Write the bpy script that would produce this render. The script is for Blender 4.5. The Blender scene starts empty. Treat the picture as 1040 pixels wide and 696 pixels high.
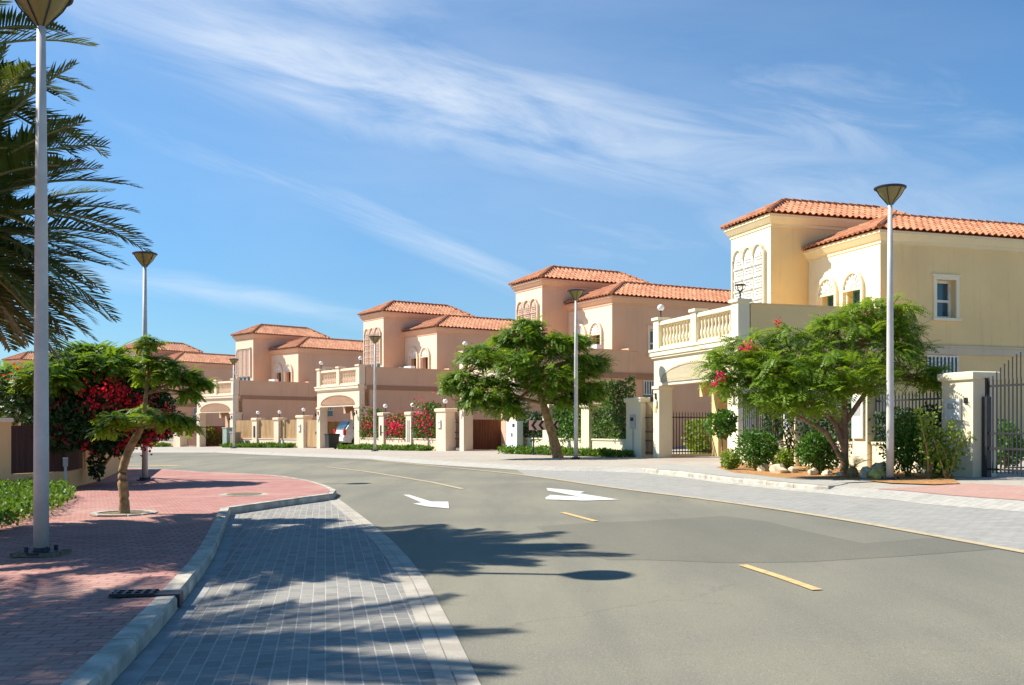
import bpy, math, random
from math import sin, cos, pi, radians as R
from mathutils import Vector, Matrix, noise
from mathutils.geometry import tessellate_polygon
random.seed(7)
sc = bpy.context.scene
COL = sc.collection
F, HOR, CX = 1033.0, 436.0, 520.0
CZ = 1.266

# ---------------------------------------------------------------- terrain: one gently tilted plane
def gz(x, y, d=0.0): return 0.0191*x + 0.0057*y + d
def on_ground(u, v, d=0.0):
    """point of the tilted ground plane (raised by d) seen in direction (u, v)"""
    tx = (u-CX)/F; ty = (v-HOR)/F
    y = (CZ-d)/(ty + 0.0191*tx + 0.0057)
    return Vector((tx*y, y, gz(tx*y, y, d)))
def pt(u, v, y): return Vector(((u-CX)/F*y, y, CZ-(v-HOR)/F*y))
ROAD = -0.12
def gr(u, v): return on_ground(u, v, ROAD)
def gs(u, v): return on_ground(u, v, 0)

# ---------------------------------------------------------------- mesh helper
class MB:
    def __init__(s): s.v=[]; s.f=[]; s.uv=None
    def add(s, vs, fs):
        n=len(s.v); s.v.extend([tuple(p) for p in vs]); s.f.extend([tuple(i+n for i in f) for f in fs]); return s
    def box(s, x0,x1,y0,y1,z0,z1):
        return s.add([(x0,y0,z0),(x1,y0,z0),(x1,y1,z0),(x0,y1,z0),(x0,y0,z1),(x1,y0,z1),(x1,y1,z1),(x0,y1,z1)],
            [(0,3,2,1),(4,5,6,7),(0,1,5,4),(1,2,6,5),(2,3,7,6),(3,0,4,7)])
    def obox(s, c, ax, half):
        """oriented box: centre, 3 axes, half sizes"""
        c=Vector(c); vs=[]
        for k in ((-1,-1,-1),(1,-1,-1),(1,1,-1),(-1,1,-1),(-1,-1,1),(1,-1,1),(1,1,1),(-1,1,1)):
            vs.append(c+ax[0]*half[0]*k[0]+ax[1]*half[1]*k[1]+ax[2]*half[2]*k[2])
        return s.add(vs,[(0,3,2,1),(4,5,6,7),(0,1,5,4),(1,2,6,5),(2,3,7,6),(3,0,4,7)])
    def prism(s, poly, off):
        """poly: list of 3D points (one plane), extruded by vector off"""
        n=len(poly); P=[Vector(p) for p in poly]; off=Vector(off)
        tris=tessellate_polygon([P])
        a=[tuple(t) for t in tris]
        s.add(P+[p+off for p in P], [t for t in a]+[tuple(i+n for i in reversed(t)) for t in a]+[(i,(i+1)%n,(i+1)%n+n,i+n) for i in range(n)])
        return s
    def sheet(s, poly):
        P=[Vector(p) for p in poly]; tris=tessellate_polygon([[Vector((p.x,p.y,0)) for p in P]])
        fs=[]
        for t in tris:
            a,b,c=[P[i] for i in t]
            if (b-a).cross(c-a).z<0: t=tuple(reversed(t))
            fs.append(tuple(t))
        return s.add(P,fs)
    def lathe(s, prof, cx=0, cy=0, n=12, cap=True):
        b=len(s.v); m=len(prof)
        for r,z in prof:
            for k in range(n):
                a=2*pi*k/n; s.v.append((cx+r*cos(a),cy+r*sin(a),z))
        for i in range(m-1):
            for k in range(n):
                k2=(k+1)%n; s.f.append((b+i*n+k,b+i*n+k2,b+(i+1)*n+k2,b+(i+1)*n+k))
        if cap:
            s.f.append(tuple(b+k for k in reversed(range(n)))); s.f.append(tuple(b+(m-1)*n+k for k in range(n)))
        return s
    def tube(s, path, rad, n=7, wob=0):
        path=[Vector(p) for p in path]; b=len(s.v); up=Vector((0,0,1))
        for i,p in enumerate(path):
            d=(path[min(i+1,len(path)-1)]-path[max(i-1,0)]).normalized()
            x=d.cross(up)
            if x.length<.05: x=Vector((1,0,0))
            x.normalize(); y=d.cross(x).normalized(); r=rad[i] if isinstance(rad,(list,tuple)) else rad
            for k in range(n):
                a=2*pi*k/n; rr=r*(1+(random.uniform(-wob,wob) if wob else 0)); s.v.append(tuple(p+x*cos(a)*rr+y*sin(a)*rr))
        for i in range(len(path)-1):
            for k in range(n):
                k2=(k+1)%n; s.f.append((b+i*n+k,b+i*n+k2,b+(i+1)*n+k2,b+(i+1)*n+k))
        s.f.append(tuple(b+k for k in range(n))); s.f.append(tuple(b+(len(path)-1)*n+k for k in reversed(range(n))))
        return s
    def ring(s, x0,x1,y0,y1, prof):
        """rectangular moulding: list of (offset, z)"""
        b=len(s.v); m=len(prof)
        for o,z in prof: s.v += [(x0-o,y0-o,z),(x1+o,y0-o,z),(x1+o,y1+o,z),(x0-o,y1+o,z)]
        for i in range(m-1):
            for k in range(4):
                k2=(k+1)%4; s.f.append((b+i*4+k,b+i*4+k2,b+(i+1)*4+k2,b+(i+1)*4+k))
        s.f.append((b+3,b+2,b+1,b)); s.f.append(tuple(b+(m-1)*4+k for k in range(4)))
        return s
    def build(s, name, mat, parent=None, loc=None, smooth=False, bevel=0, label=None):
        me=bpy.data.meshes.new(name); me.from_pydata(s.v,[],s.f); me.update()
        if s.uv:
            uvl=me.uv_layers.new(name='UVMap'); k=0
            for fi,f in enumerate(s.f):
                for c in s.uv[fi]: uvl.data[k].uv=c; k+=1
        if mat: me.materials.append(mat)
        if smooth: me.polygons.foreach_set('use_smooth',[True]*len(me.polygons))
        o=bpy.data.objects.new(name,me); COL.objects.link(o)
        if parent: o.parent=parent
        if loc is not None: o.location=loc
        if bevel:
            b=o.modifiers.new('bevel','BEVEL'); b.width=bevel; b.segments=2; b.limit_method='ANGLE'; b.angle_limit=R(40)
        if label: o['label']=label
        return o
def tag(o,label,cat,group=None):
    o['label']=label; o['category']=cat
    if group: o['group']=group
    return o
def struct(o,kind='structure'): o['kind']=kind; return o
def thing(name,label,cat,loc,rz=0,group=None):
    o=bpy.data.objects.new(name,None); COL.objects.link(o); o.location=loc; o.rotation_euler=(0,0,rz); o.empty_display_size=.3
    return tag(o,label,cat,group)
def copy_tree(o,parent=None):
    c=o.copy(); COL.objects.link(c)
    if parent: c.parent=parent
    for ch in list(o.children): copy_tree(ch,c)
    return c

# ---------------------------------------------------------------- materials
def newmat(name):
    m=bpy.data.materials.new(name); m.use_nodes=True; nt=m.node_tree; nt.nodes.clear()
    out=nt.nodes.new('ShaderNodeOutputMaterial'); b=nt.nodes.new('ShaderNodeBsdfPrincipled'); nt.links.new(b.outputs[0],out.inputs[0])
    return m,nt,b,out
def N(nt,t,**k):
    n=nt.nodes.new(t)
    for a,v in k.items():
        if a in n.inputs.keys() if hasattr(n.inputs,'keys') else False: n.inputs[a].default_value=v
        else: setattr(n,a,v)
    return n
def mixc(nt,fac,a,b,mode='MIX'):
    m=nt.nodes.new('ShaderNodeMix'); m.data_type='RGBA'; m.blend_type=mode
    for s,x in ((m.inputs[0],fac),(m.inputs[6],a),(m.inputs[7],b)):
        if hasattr(x,'links') or hasattr(x,'is_linked'): nt.links.new(x,s)
        else: s.default_value = x if not isinstance(x,tuple) else (*x,1)[:4]
    return m.outputs[2]
def ramp(nt,src,a,b,c0=0,c1=1):
    m=nt.nodes.new('ShaderNodeMapRange'); m.inputs[1].default_value=a; m.inputs[2].default_value=b; m.inputs[3].default_value=c0; m.inputs[4].default_value=c1
    m.interpolation_type='SMOOTHSTEP'; nt.links.new(src,m.inputs[0]); return m.outputs[0]
def noise_tex(nt,scale,detail=4,vec=None,rough=.55,dist=0):
    n=nt.nodes.new('ShaderNodeTexNoise'); n.inputs['Scale'].default_value=scale; n.inputs['Detail'].default_value=detail; n.inputs['Roughness'].default_value=rough; n.inputs['Distortion'].default_value=dist
    if vec is not None: nt.links.new(vec,n.inputs['Vector'])
    return n.outputs['Fac']
def coords(nt,kind='Object',scale=(1,1,1),rot=(0,0,0)):
    t=nt.nodes.new('ShaderNodeTexCoord'); m=nt.nodes.new('ShaderNodeMapping'); m.inputs['Scale'].default_value=scale; m.inputs['Rotation'].default_value=rot
    nt.links.new(t.outputs[kind],m.inputs[0]); return m.outputs[0]
def bump(nt,b,h,strength=.3,dist=.01):
    n=nt.nodes.new('ShaderNodeBump'); n.inputs['Strength'].default_value=strength; n.inputs['Distance'].default_value=dist
    nt.links.new(h,n.inputs['Height']); nt.links.new(n.outputs[0],b.inputs['Normal'])
def plain(name,c,rough=.6,metal=0,var=.12,scale=6,spec=.4,bmp=0):
    m,nt,b,out=newmat(name); v=coords(nt)
    f=noise_tex(nt,scale,5,v)
    c2=tuple(x*(1-var) for x in c); c3=tuple(min(1,x*(1+var)) for x in c)
    nt.links.new(mixc(nt,ramp(nt,f,.3,.7),c2,c3),b.inputs['Base Color'])
    b.inputs['Roughness'].default_value=rough; b.inputs['Metallic'].default_value=metal; b.inputs['Specular IOR Level'].default_value=spec
    if bmp: bump(nt,b,noise_tex(nt,scale*12,3,v),bmp,.01)
    return m
def stucco(name,c,streak=.18):
    m,nt,b,out=newmat(name); v=coords(nt); vs=coords(nt,'Object',(2.2,2.2,.18))
    big=noise_tex(nt,.5,4,v); st=noise_tex(nt,2.0,5,vs,.6); fine=noise_tex(nt,60,3,v)
    a=mixc(nt,ramp(nt,big,.3,.7),tuple(x*.93 for x in c),tuple(min(1,x*1.04) for x in c))
    d=mixc(nt,ramp(nt,st,.52,.78,0,streak*2.2),a,tuple(x*.66 for x in c))
    nt.links.new(d,b.inputs['Base Color']); b.inputs['Roughness'].default_value=.88; b.inputs['Specular IOR Level'].default_value=.2
    bump(nt,b,fine,.25,.006); return m
def leafmat(name,c1,c2,trans=.35,rough=.5):
    m,nt,b,out=newmat(name)
    g=nt.nodes.new('ShaderNodeNewGeometry')
    f=nt.nodes.new('ShaderNodeTexWhiteNoise'); f.noise_dimensions='3D'
    v=coords(nt); n=noise_tex(nt,1.7,3,v)
    isl=ramp(nt,g.outputs['Random Per Island'],0,1)
    fa=nt.nodes.new('ShaderNodeMath'); fa.operation='MULTIPLY_ADD'; nt.links.new(n,fa.inputs[0]); fa.inputs[1].default_value=.9; nt.links.new(isl,fa.inputs[2])
    col=mixc(nt,ramp(nt,fa.outputs[0],.25,1.25),c1,c2)
    nt.links.new(col,b.inputs['Base Color']); b.inputs['Roughness'].default_value=rough; b.inputs['Specular IOR Level'].default_value=.35
    t=nt.nodes.new('ShaderNodeBsdfTranslucent'); nt.links.new(mixc(nt,.6,col,(c2[0]*1.8,c2[1]*1.6,c2[2]*.6)),t.inputs[0])
    mx=nt.nodes.new('ShaderNodeMixShader'); mx.inputs[0].default_value=trans
    nt.links.new(b.outputs[0],mx.inputs[1]); nt.links.new(t.outputs[0],mx.inputs[2]); nt.links.new(mx.outputs[0],out.inputs[0]); return m
def brick(name,c1,c2,mortar,bw,bh,rot,ms=.006,mfade=.5,rough=.85,patch=None,dirt=(.3,.27,.22),dirtamt=.35,off=.5):
    m,nt,b,out=newmat(name); v=coords(nt,'Object',(1,1,1),(0,0,rot))
    t=nt.nodes.new('ShaderNodeTexBrick'); nt.links.new(v,t.inputs['Vector']); t.offset=off
    t.inputs['Color1'].default_value=(*c1,1); t.inputs['Color2'].default_value=(*c2,1); t.inputs['Mortar'].default_value=(*mortar,1)
    t.inputs['Scale'].default_value=1; t.inputs['Mortar Size'].default_value=ms; t.inputs['Mortar Smooth'].default_value=.3; t.inputs['Brick Width'].default_value=bw; t.inputs['Row Height'].default_value=bh; t.inputs['Bias'].default_value=0
    w=coords(nt); n1=noise_tex(nt,.45,5,w); n2=noise_tex(nt,7,5,w,.65); n3=noise_tex(nt,90,2,w)
    a=mixc(nt,ramp(nt,n2,.42,.72,0,mfade),t.outputs['Color'],tuple((x+y)/2 for x,y in zip(c1,c2)))
    a=mixc(nt,ramp(nt,n1,.45,.75,0,dirtamt),a,dirt)
    n6=noise_tex(nt,2.3,6,w,.75,.8); a=mixc(nt,ramp(nt,n6,.55,.68,0,.35),a,tuple(x*.55 for x in c1))
    a=mixc(nt,ramp(nt,n3,.3,.7,0,.35),a,(.5,.5,.5),'MULTIPLY')
    nt.links.new(a,b.inputs['Base Color']); b.inputs['Roughness'].default_value=rough; b.inputs['Specular IOR Level'].default_value=.3
    inv=nt.nodes.new('ShaderNodeMath'); inv.operation='MULTIPLY_ADD'; nt.links.new(t.outputs['Fac'],inv.inputs[0]); inv.inputs[1].default_value=-1; nt.links.new(n3,inv.inputs[2])
    bump(nt,b,inv.outputs[0],.5,.006); return m
def asphalt(name,c,k=1.0):
    m,nt,b,out=newmat(name); w=coords(nt); vs=coords(nt,'Object',(1,.16,1),(0,0,R(22)))
    n0=noise_tex(nt,.16,4,w,.5,.6); n1=noise_tex(nt,1.1,6,vs,.6); n2=noise_tex(nt,140,2,w); n4=noise_tex(nt,22,4,w,.7)
    a=mixc(nt,ramp(nt,n0,.3,.7),tuple(x*.82 for x in c),tuple(x*1.16 for x in (c[0]*1.03,c[1],c[2]*.9)))
    a=mixc(nt,ramp(nt,n1,.38,.72,0,.75*k),a,tuple(x*.74 for x in c))
    a=mixc(nt,ramp(nt,n2,.35,.7,0,.55),a,(.45,.45,.45),'MULTIPLY')
    a=mixc(nt,ramp(nt,n4,.60,.75,0,.45),a,tuple(x*.6 for x in c))
    sp=noise_tex(nt,55,3,w,.8); a=mixc(nt,ramp(nt,sp,.58,.68,0,.6),a,tuple(x*1.5 for x in c)); a=mixc(nt,ramp(nt,sp,.40,.30,0,.5),a,tuple(x*.5 for x in c))
    n5=noise_tex(nt,2.6,6,w,.7,1.5); a=mixc(nt,ramp(nt,n5,.5,.75,0,.30),a,tuple(x*.74 for x in c))
    vo=nt.nodes.new('ShaderNodeTexVoronoi'); vo.feature='DISTANCE_TO_EDGE'; vo.inputs['Scale'].default_value=.42
    dn=nt.nodes.new('ShaderNodeTexNoise'); dn.inputs['Scale'].default_value=1.6; dn.inputs['Detail'].default_value=6; nt.links.new(w,dn.inputs['Vector'])
    av=nt.nodes.new('ShaderNodeVectorMath'); av.operation='ADD'; nt.links.new(w,av.inputs[0]); nt.links.new(dn.outputs['Color'],av.inputs[1]); nt.links.new(av.outputs[0],vo.inputs['Vector'])
    gate_=nt.nodes.new('ShaderNodeMath'); gate_.operation='MULTIPLY'; nt.links.new(ramp(nt,vo.outputs['Distance'],.0,.009,.55,0),gate_.inputs[0]); nt.links.new(ramp(nt,n0,.50,.62,0,1),gate_.inputs[1])
    a=mixc(nt,gate_.outputs[0],a,tuple(x*.4 for x in c))
    nt.links.new(a,b.inputs['Base Color']); b.inputs['Roughness'].default_value=.9; b.inputs['Specular IOR Level'].default_value=.25
    bump(nt,b,sp,.6,.008); return m
def tilemat(name):
    m,nt,b,out=newmat(name); t=nt.nodes.new('ShaderNodeTexCoord')
    fl=nt.nodes.new('ShaderNodeVectorMath'); fl.operation='FLOOR'; nt.links.new(t.outputs['UV'],fl.inputs[0])
    w=nt.nodes.new('ShaderNodeTexWhiteNoise'); w.noise_dimensions='3D'; nt.links.new(fl.outputs[0],w.inputs[0])
    a=mixc(nt,w.outputs['Value'],(.42,.15,.065),(.60,.27,.13))
    n=noise_tex(nt,3,5,coords(nt)); a=mixc(nt,ramp(nt,n,.5,.8,0,.4),a,(.34,.15,.09))
    nt.links.new(a,b.inputs['Base Color']); b.inputs['Roughness'].default_value=.75; return m
def wood(name,c,sx=14):
    m,nt,b,out=newmat(name); v=coords(nt,'Object',(sx,sx,.7)); n=noise_tex(nt,1,5,v,.6,.5)
    nt.links.new(mixc(nt,ramp(nt,n,.3,.7),tuple(x*.6 for x in c),c),b.inputs['Base Color']); b.inputs['Roughness'].default_value=.7; return m

M={}
M['cream']=stucco('cream_stucco',(.85,.615,.30)); M['creamtrim']=stucco('pale_cream_trim',(.84,.74,.52),.05); M['creamcor']=stucco('cream_cornice',(.84,.70,.44),.05); M['creambelt']=stucco('grey_cream_belt',(.66,.55,.40))
M['ochrewall']=stucco('ochre_stucco',(.82,.53,.25)); M['pink']=stucco('terracotta_stucco',(.71,.46,.305),.16); M['pinktrim']=stucco('peach_trim',(.84,.66,.48),.05); M['pinkcor']=stucco('pink_cornice',(.70,.45,.30),.05); M['pinkbelt']=stucco('brown_belt',(.40,.235,.15))
M['screen']=plain('white_screen',(.82,.78,.70),.6); M['pscreen']=plain('pink_screen',(.62,.44,.33),.6)
M['tile']=tilemat('roof_tile'); M['glass']=plain('window_glass',(.03,.07,.09),.08,0,.2,2,.8)
M['tframe']=plain('window_frame_white',(.75,.72,.66),.5); M['teal']=plain('teal_frame',(.02,.22,.22),.4)
M['dark']=plain('dark_interior',(.035,.03,.028),.8)
M['iron']=plain('black_iron',(.03,.03,.033),.45,0,.2,9,.5)
M['steel']=plain('galvanised_pole',(.57,.55,.50),.5,.0,.1,3); M['whitepole']=plain('white_pole',(.62,.61,.58),.5,0,.08,3)
M['globe']=plain('globe_white',(.85,.84,.80),.35,0,.03)
M['asphalt']=asphalt('asphalt_sunbleached',(.25,.238,.188)); M['patch']=asphalt('asphalt_patch',(.205,.196,.156),.6)
M['redpaver']=brick('red_paver',(.43,.185,.15),(.56,.28,.23),(.20,.11,.09),.22,.11,R(-4),.011,.25,dirt=(.54,.36,.28),dirtamt=.6)
M['redpaver2']=brick('red_paver_driveway',(.50,.27,.21),(.56,.33,.26),(.36,.25,.2),.2,.1,R(-14),.006,.6,dirt=(.48,.40,.33))
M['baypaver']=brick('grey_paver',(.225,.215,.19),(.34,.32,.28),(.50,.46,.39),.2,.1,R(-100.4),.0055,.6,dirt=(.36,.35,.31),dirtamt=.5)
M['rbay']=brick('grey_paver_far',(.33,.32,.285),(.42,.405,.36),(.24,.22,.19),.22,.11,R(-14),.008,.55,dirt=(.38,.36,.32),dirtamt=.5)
M['walk']=brick('beige_paver',(.42,.375,.31),(.50,.45,.37),(.32,.28,.23),.4,.2,R(-20),.008,.6,dirt=(.40,.30,.25),dirtamt=.5)
M['walkgrey']=brick('pale_grey_paver',(.40,.38,.33),(.48,.45,.39),(.31,.29,.25),.3,.15,R(-16),.008,.7,dirt=(.38,.36,.32))
M['concrete']=plain('kerb_concrete',(.45,.41,.33),.85,0,.28,4,.3,.4); M['strip']=plain('concrete_strip',(.40,.36,.29),.85,0,.15,4,.3,.3)

def worn(name,c,under=(.232,.222,.172),amt=.8):
    m,nt,b,out=newmat(name); v=coords(nt); n=noise_tex(nt,9,7,v,.75,.5); n2=noise_tex(nt,70,3,v,.7)
    a=mixc(nt,ramp(nt,n,.35,.7),c,tuple(x*.78 for x in c)); a=mixc(nt,ramp(nt,n,.52,.64,0,amt),a,under); a=mixc(nt,ramp(nt,n2,.55,.7,0,.5),a,under)
    nt.links.new(a,b.inputs['Base Color']); b.inputs['Roughness'].default_value=.85; return m
M['gutter']=plain('gutter_grey',(.30,.30,.28),.85,0,.16,5,.3,.3); M['white']=worn('road_white',(.68,.67,.60),amt=.6); M['yellow']=worn('road_yellow',(.72,.47,.19),amt=.45); M['paleyellow']=worn('faded_edge_line',(.52,.42,.25),amt=.6)
M['sand']=plain('sand',(.46,.35,.23),.95,0,.12,.7,.1,.4); M['mulch']=plain('orange_soil',(.42,.22,.09),.95,0,.3,9,.1,.8)
M['rock']=plain('pale_rock',(.72,.60,.42),.85,0,.25,5,.3,1.0); M['ochre']=plain('mossy_rock',(.55,.46,.12),.85,0,.3,5,.3,1.0)
M['bark']=plain('bark',(.40,.25,.12),.9,0,.35,11,.2,1.0); M['barkgrey']=plain('bark_reddish',(.36,.20,.13),.9,0,.3,9,.2,1.0)
M['flame']=leafmat('flame_tree_leaf',(.06,.13,.010),(.21,.33,.025),.42); M['flamedark']=leafmat('flame_tree_leaf_deep',(.05,.12,.010),(.17,.28,.022),.42)
M['palm']=leafmat('palm_leaf',(.035,.07,.014),(.12,.165,.035),.2,.4); M['palmold']=plain('palm_stem',(.28,.26,.09),.6)
M['bough']=leafmat('bougainvillea_leaf',(.012,.035,.008),(.035,.085,.014),.15); M['shrub']=leafmat('shrub_leaf',(.03,.10,.012),(.09,.20,.02),.25)
M['lime']=leafmat('lime_leaf',(.10,.19,.02),(.24,.33,.04),.35); M['ground']=leafmat('groundcover_leaf',(.035,.10,.010),(.12,.23,.022),.3)
M['red']=leafmat('red_bract',(.36,.004,.012),(.74,.02,.045),.35); M['mag']=leafmat('magenta_bract',(.55,.015,.09),(.80,.04,.16),.35)
M['woodd']=wood('dark_wood',(.085,.030,.018)); M['woodt']=wood('tan_wood',(.50,.30,.13),6); M['woodb']=wood('brown_wood',(.20,.075,.040)); M['woodgrey']=wood('grey_wood',(.33,.26,.20))
M['boxw']=plain('cabinet_white',(.72,.72,.68),.5,0,.05); M['boxg']=plain('meter_grey',(.40,.41,.40),.5,0,.08); M['bing']=plain('bin_green',(.28,.36,.30),.5)
M['redp']=plain('red_paint',(.62,.02,.02),.4); M['black']=plain('black_plastic',(.02,.02,.022),.45); M['carw']=plain('car_white',(.78,.78,.77),.2,0,.02,1,.6)
M['tyre']=plain('tyre',(.02,.02,.02),.8); M['pinkish']=plain('sign_pink',(.80,.52,.50),.5,0,.05); M['soilgrey']=plain('tree_pit_soil',(.20,.17,.11),.95,0,.3,15,.1,.8)
M['castiron']=plain('cast_iron',(.035,.036,.045),.5,.2,.2,20)
# lamp glass
m,nt,b,out=newmat('lamp_amber_glass'); b.inputs['Base Color'].default_value=(.30,.24,.06,1); b.inputs['Roughness'].default_value=.3; b.inputs['Transmission Weight'].default_value=.35
b.inputs['Base Color'].default_value=(.36,.30,.10,1); M['lampglass']=m

# ---------------------------------------------------------------- ground, road, pavements
struct(MB().sheet([(x,y,gz(x,y,-.17)) for x,y in ((-400,-60),(300,-60),(300,420),(-400,420))] and [Vector((x,y,gz(x,y,-.17))) for x,y in ((-400,-60),(300,-60),(300,420),(-400,420))]).build('ground',M['sand']))
struct(MB().sheet([Vector((x,y,gz(x,y,ROAD))) for x,y in ((-90,-14),(46,-14),(46,60),(-20,112),(-90,112))]).build('road',M['asphalt']))
def lift(p,d): return Vector((p.x,p.y,p.z+d))
def extend(a,b,L):
    d=(b-a); d.z=0; d.normalize(); x=b.x+d.x*L; y=b.y+d.y*L; return Vector((x,y,b.z-gz(b.x,b.y)+gz(x,y)))
def offset_path(P,w):
    """shift a path sideways in plan (positive = left of travel)"""
    o=[]
    for i,p in enumerate(P):
        a=P[max(i-1,0)]; c=P[min(i+1,len(P)-1)]; d=Vector((c.x-a.x,c.y-a.y)); d.normalize(); n=Vector((-d.y,d.x))
        x=p.x+n.x*w; y=p.y+n.y*w; o.append(Vector((x,y,p.z-gz(p.x,p.y)+gz(x,y))))
    return o
def smooth_path(P,it=2):
    for _ in range(it):
        Q=[P[0]]
        for a,b in zip(P,P[1:]): Q+= [a*.75+b*.25,a*.25+b*.75]
        Q.append(P[-1]); P=Q
    return P
def band(P,w,d=0.0):
    A=[lift(p,d) for p in P]; B=[lift(p,d) for p in offset_path(P,w)]
    n=len(A); m=MB(); fs=[]
    for i in range(n-1):
        a,b,c=A[i],A[i+1],B[i]
        f=(i,i+1,n+i+1,n+i)
        if (b-a).cross(c-a).z<0: f=tuple(reversed(f))
        fs.append(f)
    return m.add(A+B,fs)
def seg_kerb(P,w,top,depth,L=.9,name='kerb'):
    """kerb stones one after another along a path (outer face on the path), tops 'top' above the path"""
    m=MB(); Q=[]; 
    # resample
    acc=0; cur=[P[0]]
    dists=[0]
    for a,b in zip(P,P[1:]): dists.append(dists[-1]+(b-a).length)
    tot=dists[-1]; n=max(1,int(tot/L))
    def at(t):
        for i in range(len(P)-1):
            if t<=dists[i+1] or i==len(P)-2:
                k=(t-dists[i])/max(1e-6,dists[i+1]-dists[i]); return P[i].lerp(P[i+1],k)
    for i in range(n):
        t0=tot*i/n+.006; t1=tot*(i+1)/n-.006; k=4
        pts=[at(t0+(t1-t0)*j/k) for j in range(k+1)]; ins=offset_path(pts,w); j=random.uniform(-.004,.004)
        vs=[];fs=[]
        ch=.02 if w>0 else .02
        inn=offset_path(pts,w*.12)
        for a,b,c in zip(pts,ins,inn): vs+=[lift(a,-depth),lift(a,top-.025+j),lift(c,top+j),lift(b,top+j),lift(b,-depth)]
        for q in range(k):
            for r in range(5):
                r2=(r+1)%5; fs.append((q*5+r,(q+1)*5+r,(q+1)*5+r2,q*5+r2))
        fs.append((0,1,2,3,4)); fs.append(tuple(k*5+r for r in (4,3,2,1,0)))
        m.add(vs,fs)
    return struct(m.build(name,M['concrete']))

# left side: kerb, grey parking bay, red footway
kb=[gr(*p) for p in ((115,694),(161,644),(186,613),(217,570),(228,539),(234,523))]
kb=[extend(kb[1],kb[0],6)]+kb
kb_s=smooth_path(kb,2)
spur=[kb[-1],gr(290,514.5),gr(338,508)]
tip=[gr(338,508),gr(342,503.5),gr(330,497),gr(305,490.5),gr(280,487),gr(240,484.5),gr(205,483),gr(180,481.3),gr(150,479.3),gr(105,478)]
tip=[tip[0]]+smooth_path(tip[1:],1)
tip.append(extend(tip[-2],tip[-1],30))
seg_kerb(kb_s,.15,.12,.06); seg_kerb(spur,.15,.12,.06,name='kerb'); seg_kerb(tip,.13,.115,.06,name='kerb')
foot=offset_path(kb_s,.13)[:-1]+[offset_path(kb_s,.13)[-1]]+offset_path(spur,.13)[1:-1]+offset_path(tip,.11)
foot=[Vector((p.x,p.y,gz(p.x,p.y,-.004))) for p in foot]
L0=extend(foot[1],foot[0],1)
foot+= [Vector((-46,20,gz(-46,20,-.004))),Vector((-30,-10,gz(-30,-10,-.004)))]
struct(MB().sheet(foot).build('footway',M['redpaver']))
edge=[gr(*p) for p in ((488,696),(471,661),(454,628),(428,581),(392,543),(344,507))]
edge=[extend(edge[1],edge[0],6)]+smooth_path(edge,1)
bay=kb_s+spur[1:]+list(reversed(edge))
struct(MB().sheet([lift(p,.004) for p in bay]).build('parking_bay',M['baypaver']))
ein=offset_path(edge,.14)
struct(band(edge,.12,.008).build('edge_strip',M['strip']))
struct(band(offset_path(edge,.128),.10,.009).build('edge_strip',M['strip']))
# dish channel next to kerb
struct(band(offset_path(kb_s[:],-.01),-.13,.007).build('gutter',M['gutter']))

# right side
E=[gr(*p) for p in ((60,461),(150,460.3),(220,460.3),(260,462.3),(300,464),(375,467),(425,472),(475,476.5),(525,481.5),(560,486),(610,493.5),(660,500),(710,506),(780,515.5),(855,527),(930,540),(1040,560))]
E=[extend(E[1],E[0],25)]+smooth_path(E,1); E.append(extend(E[-2],E[-1],14))
K=[gr(*p) for p in ((60,460.6),(150,459.9),(220,459.9),(260,461.9),(300,463.6),(375,466.5),(425,471.2),(475,474.5),(525,477.5),(560,478.5),(610,479),(672,482),(735,491.5),(772,495.5),(820,500.5),(840,502),(868,505),(905,508),(940,512.5),(1040,520.5))]
K=[extend(K[1],K[0],25)]+K; K.append(extend(K[-2],K[-1],14))
bayr=[p for p in K[9:]]+list(reversed([p for p in E if p.x>K[9].x-.01]))
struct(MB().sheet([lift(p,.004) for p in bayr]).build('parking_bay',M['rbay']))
struct(band(E,-.13,.010).build('edge_line',M['paleyellow']))
# ramped edge of the footway, then the level part
Kin=offset_path(K,.45); Kin=[Vector((p.x,p.y,gz(p.x,p.y,-.004))) for p in Kin]
Ko=[lift(p,.006) for p in K]
n=len(K); fs=[]
for i in range(n-1):
    f=(i,i+1,n+i+1,n+i)
    a,b,c=Ko[i],Ko[i+1],Kin[i]
    if (b-a).cross(c-a).z<0: f=tuple(reversed(f))
    fs.append(f)
struct(MB().add(Ko+Kin,fs).build('pavement_edge',M['walkgrey']))
far=Kin+[Vector((x,y,gz(x,y,-.004))) for x,y in ((60,20),(60,130),(-110,130))]
struct(MB().sheet(far).build('pavement',M['walk']))
kr=[gr(*p) for p in ((652,480.5),(700,485.5),(735,490.5),(772,494.5),(820,499.5),(840,501),(852,500),(862,497.5))]
krs=smooth_path(kr,1)
seg_kerb(krs,.15,.13,.05,.9,'kerb')
inn=offset_path(krs,.14); inn=[Vector((p.x,p.y,gz(p.x,p.y,.012))) for p in inn]
back=[gs(*p) for p in ((905,489),(840,484.5),(780,480),(720,474),(672,471.5))]
struct(MB().sheet(inn+[Vector((p.x,p.y,gz(p.x,p.y,.012))) for p in back]).build('footway',M['walkgrey']))
KR=K[17:]; KR=smooth_path(KR,1)
struct(band([Vector((p.x,p.y,gz(p.x,p.y,0))) for p in offset_path(KR,.5)],2.3,.002).build('driveway_band',M['redpaver2']))
struct(band([Vector((p.x,p.y,gz(p.x,p.y,0))) for p in offset_path(KR[4:],4.1)],1.6,.002).build('driveway_band',M['redpaver2']))
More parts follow.
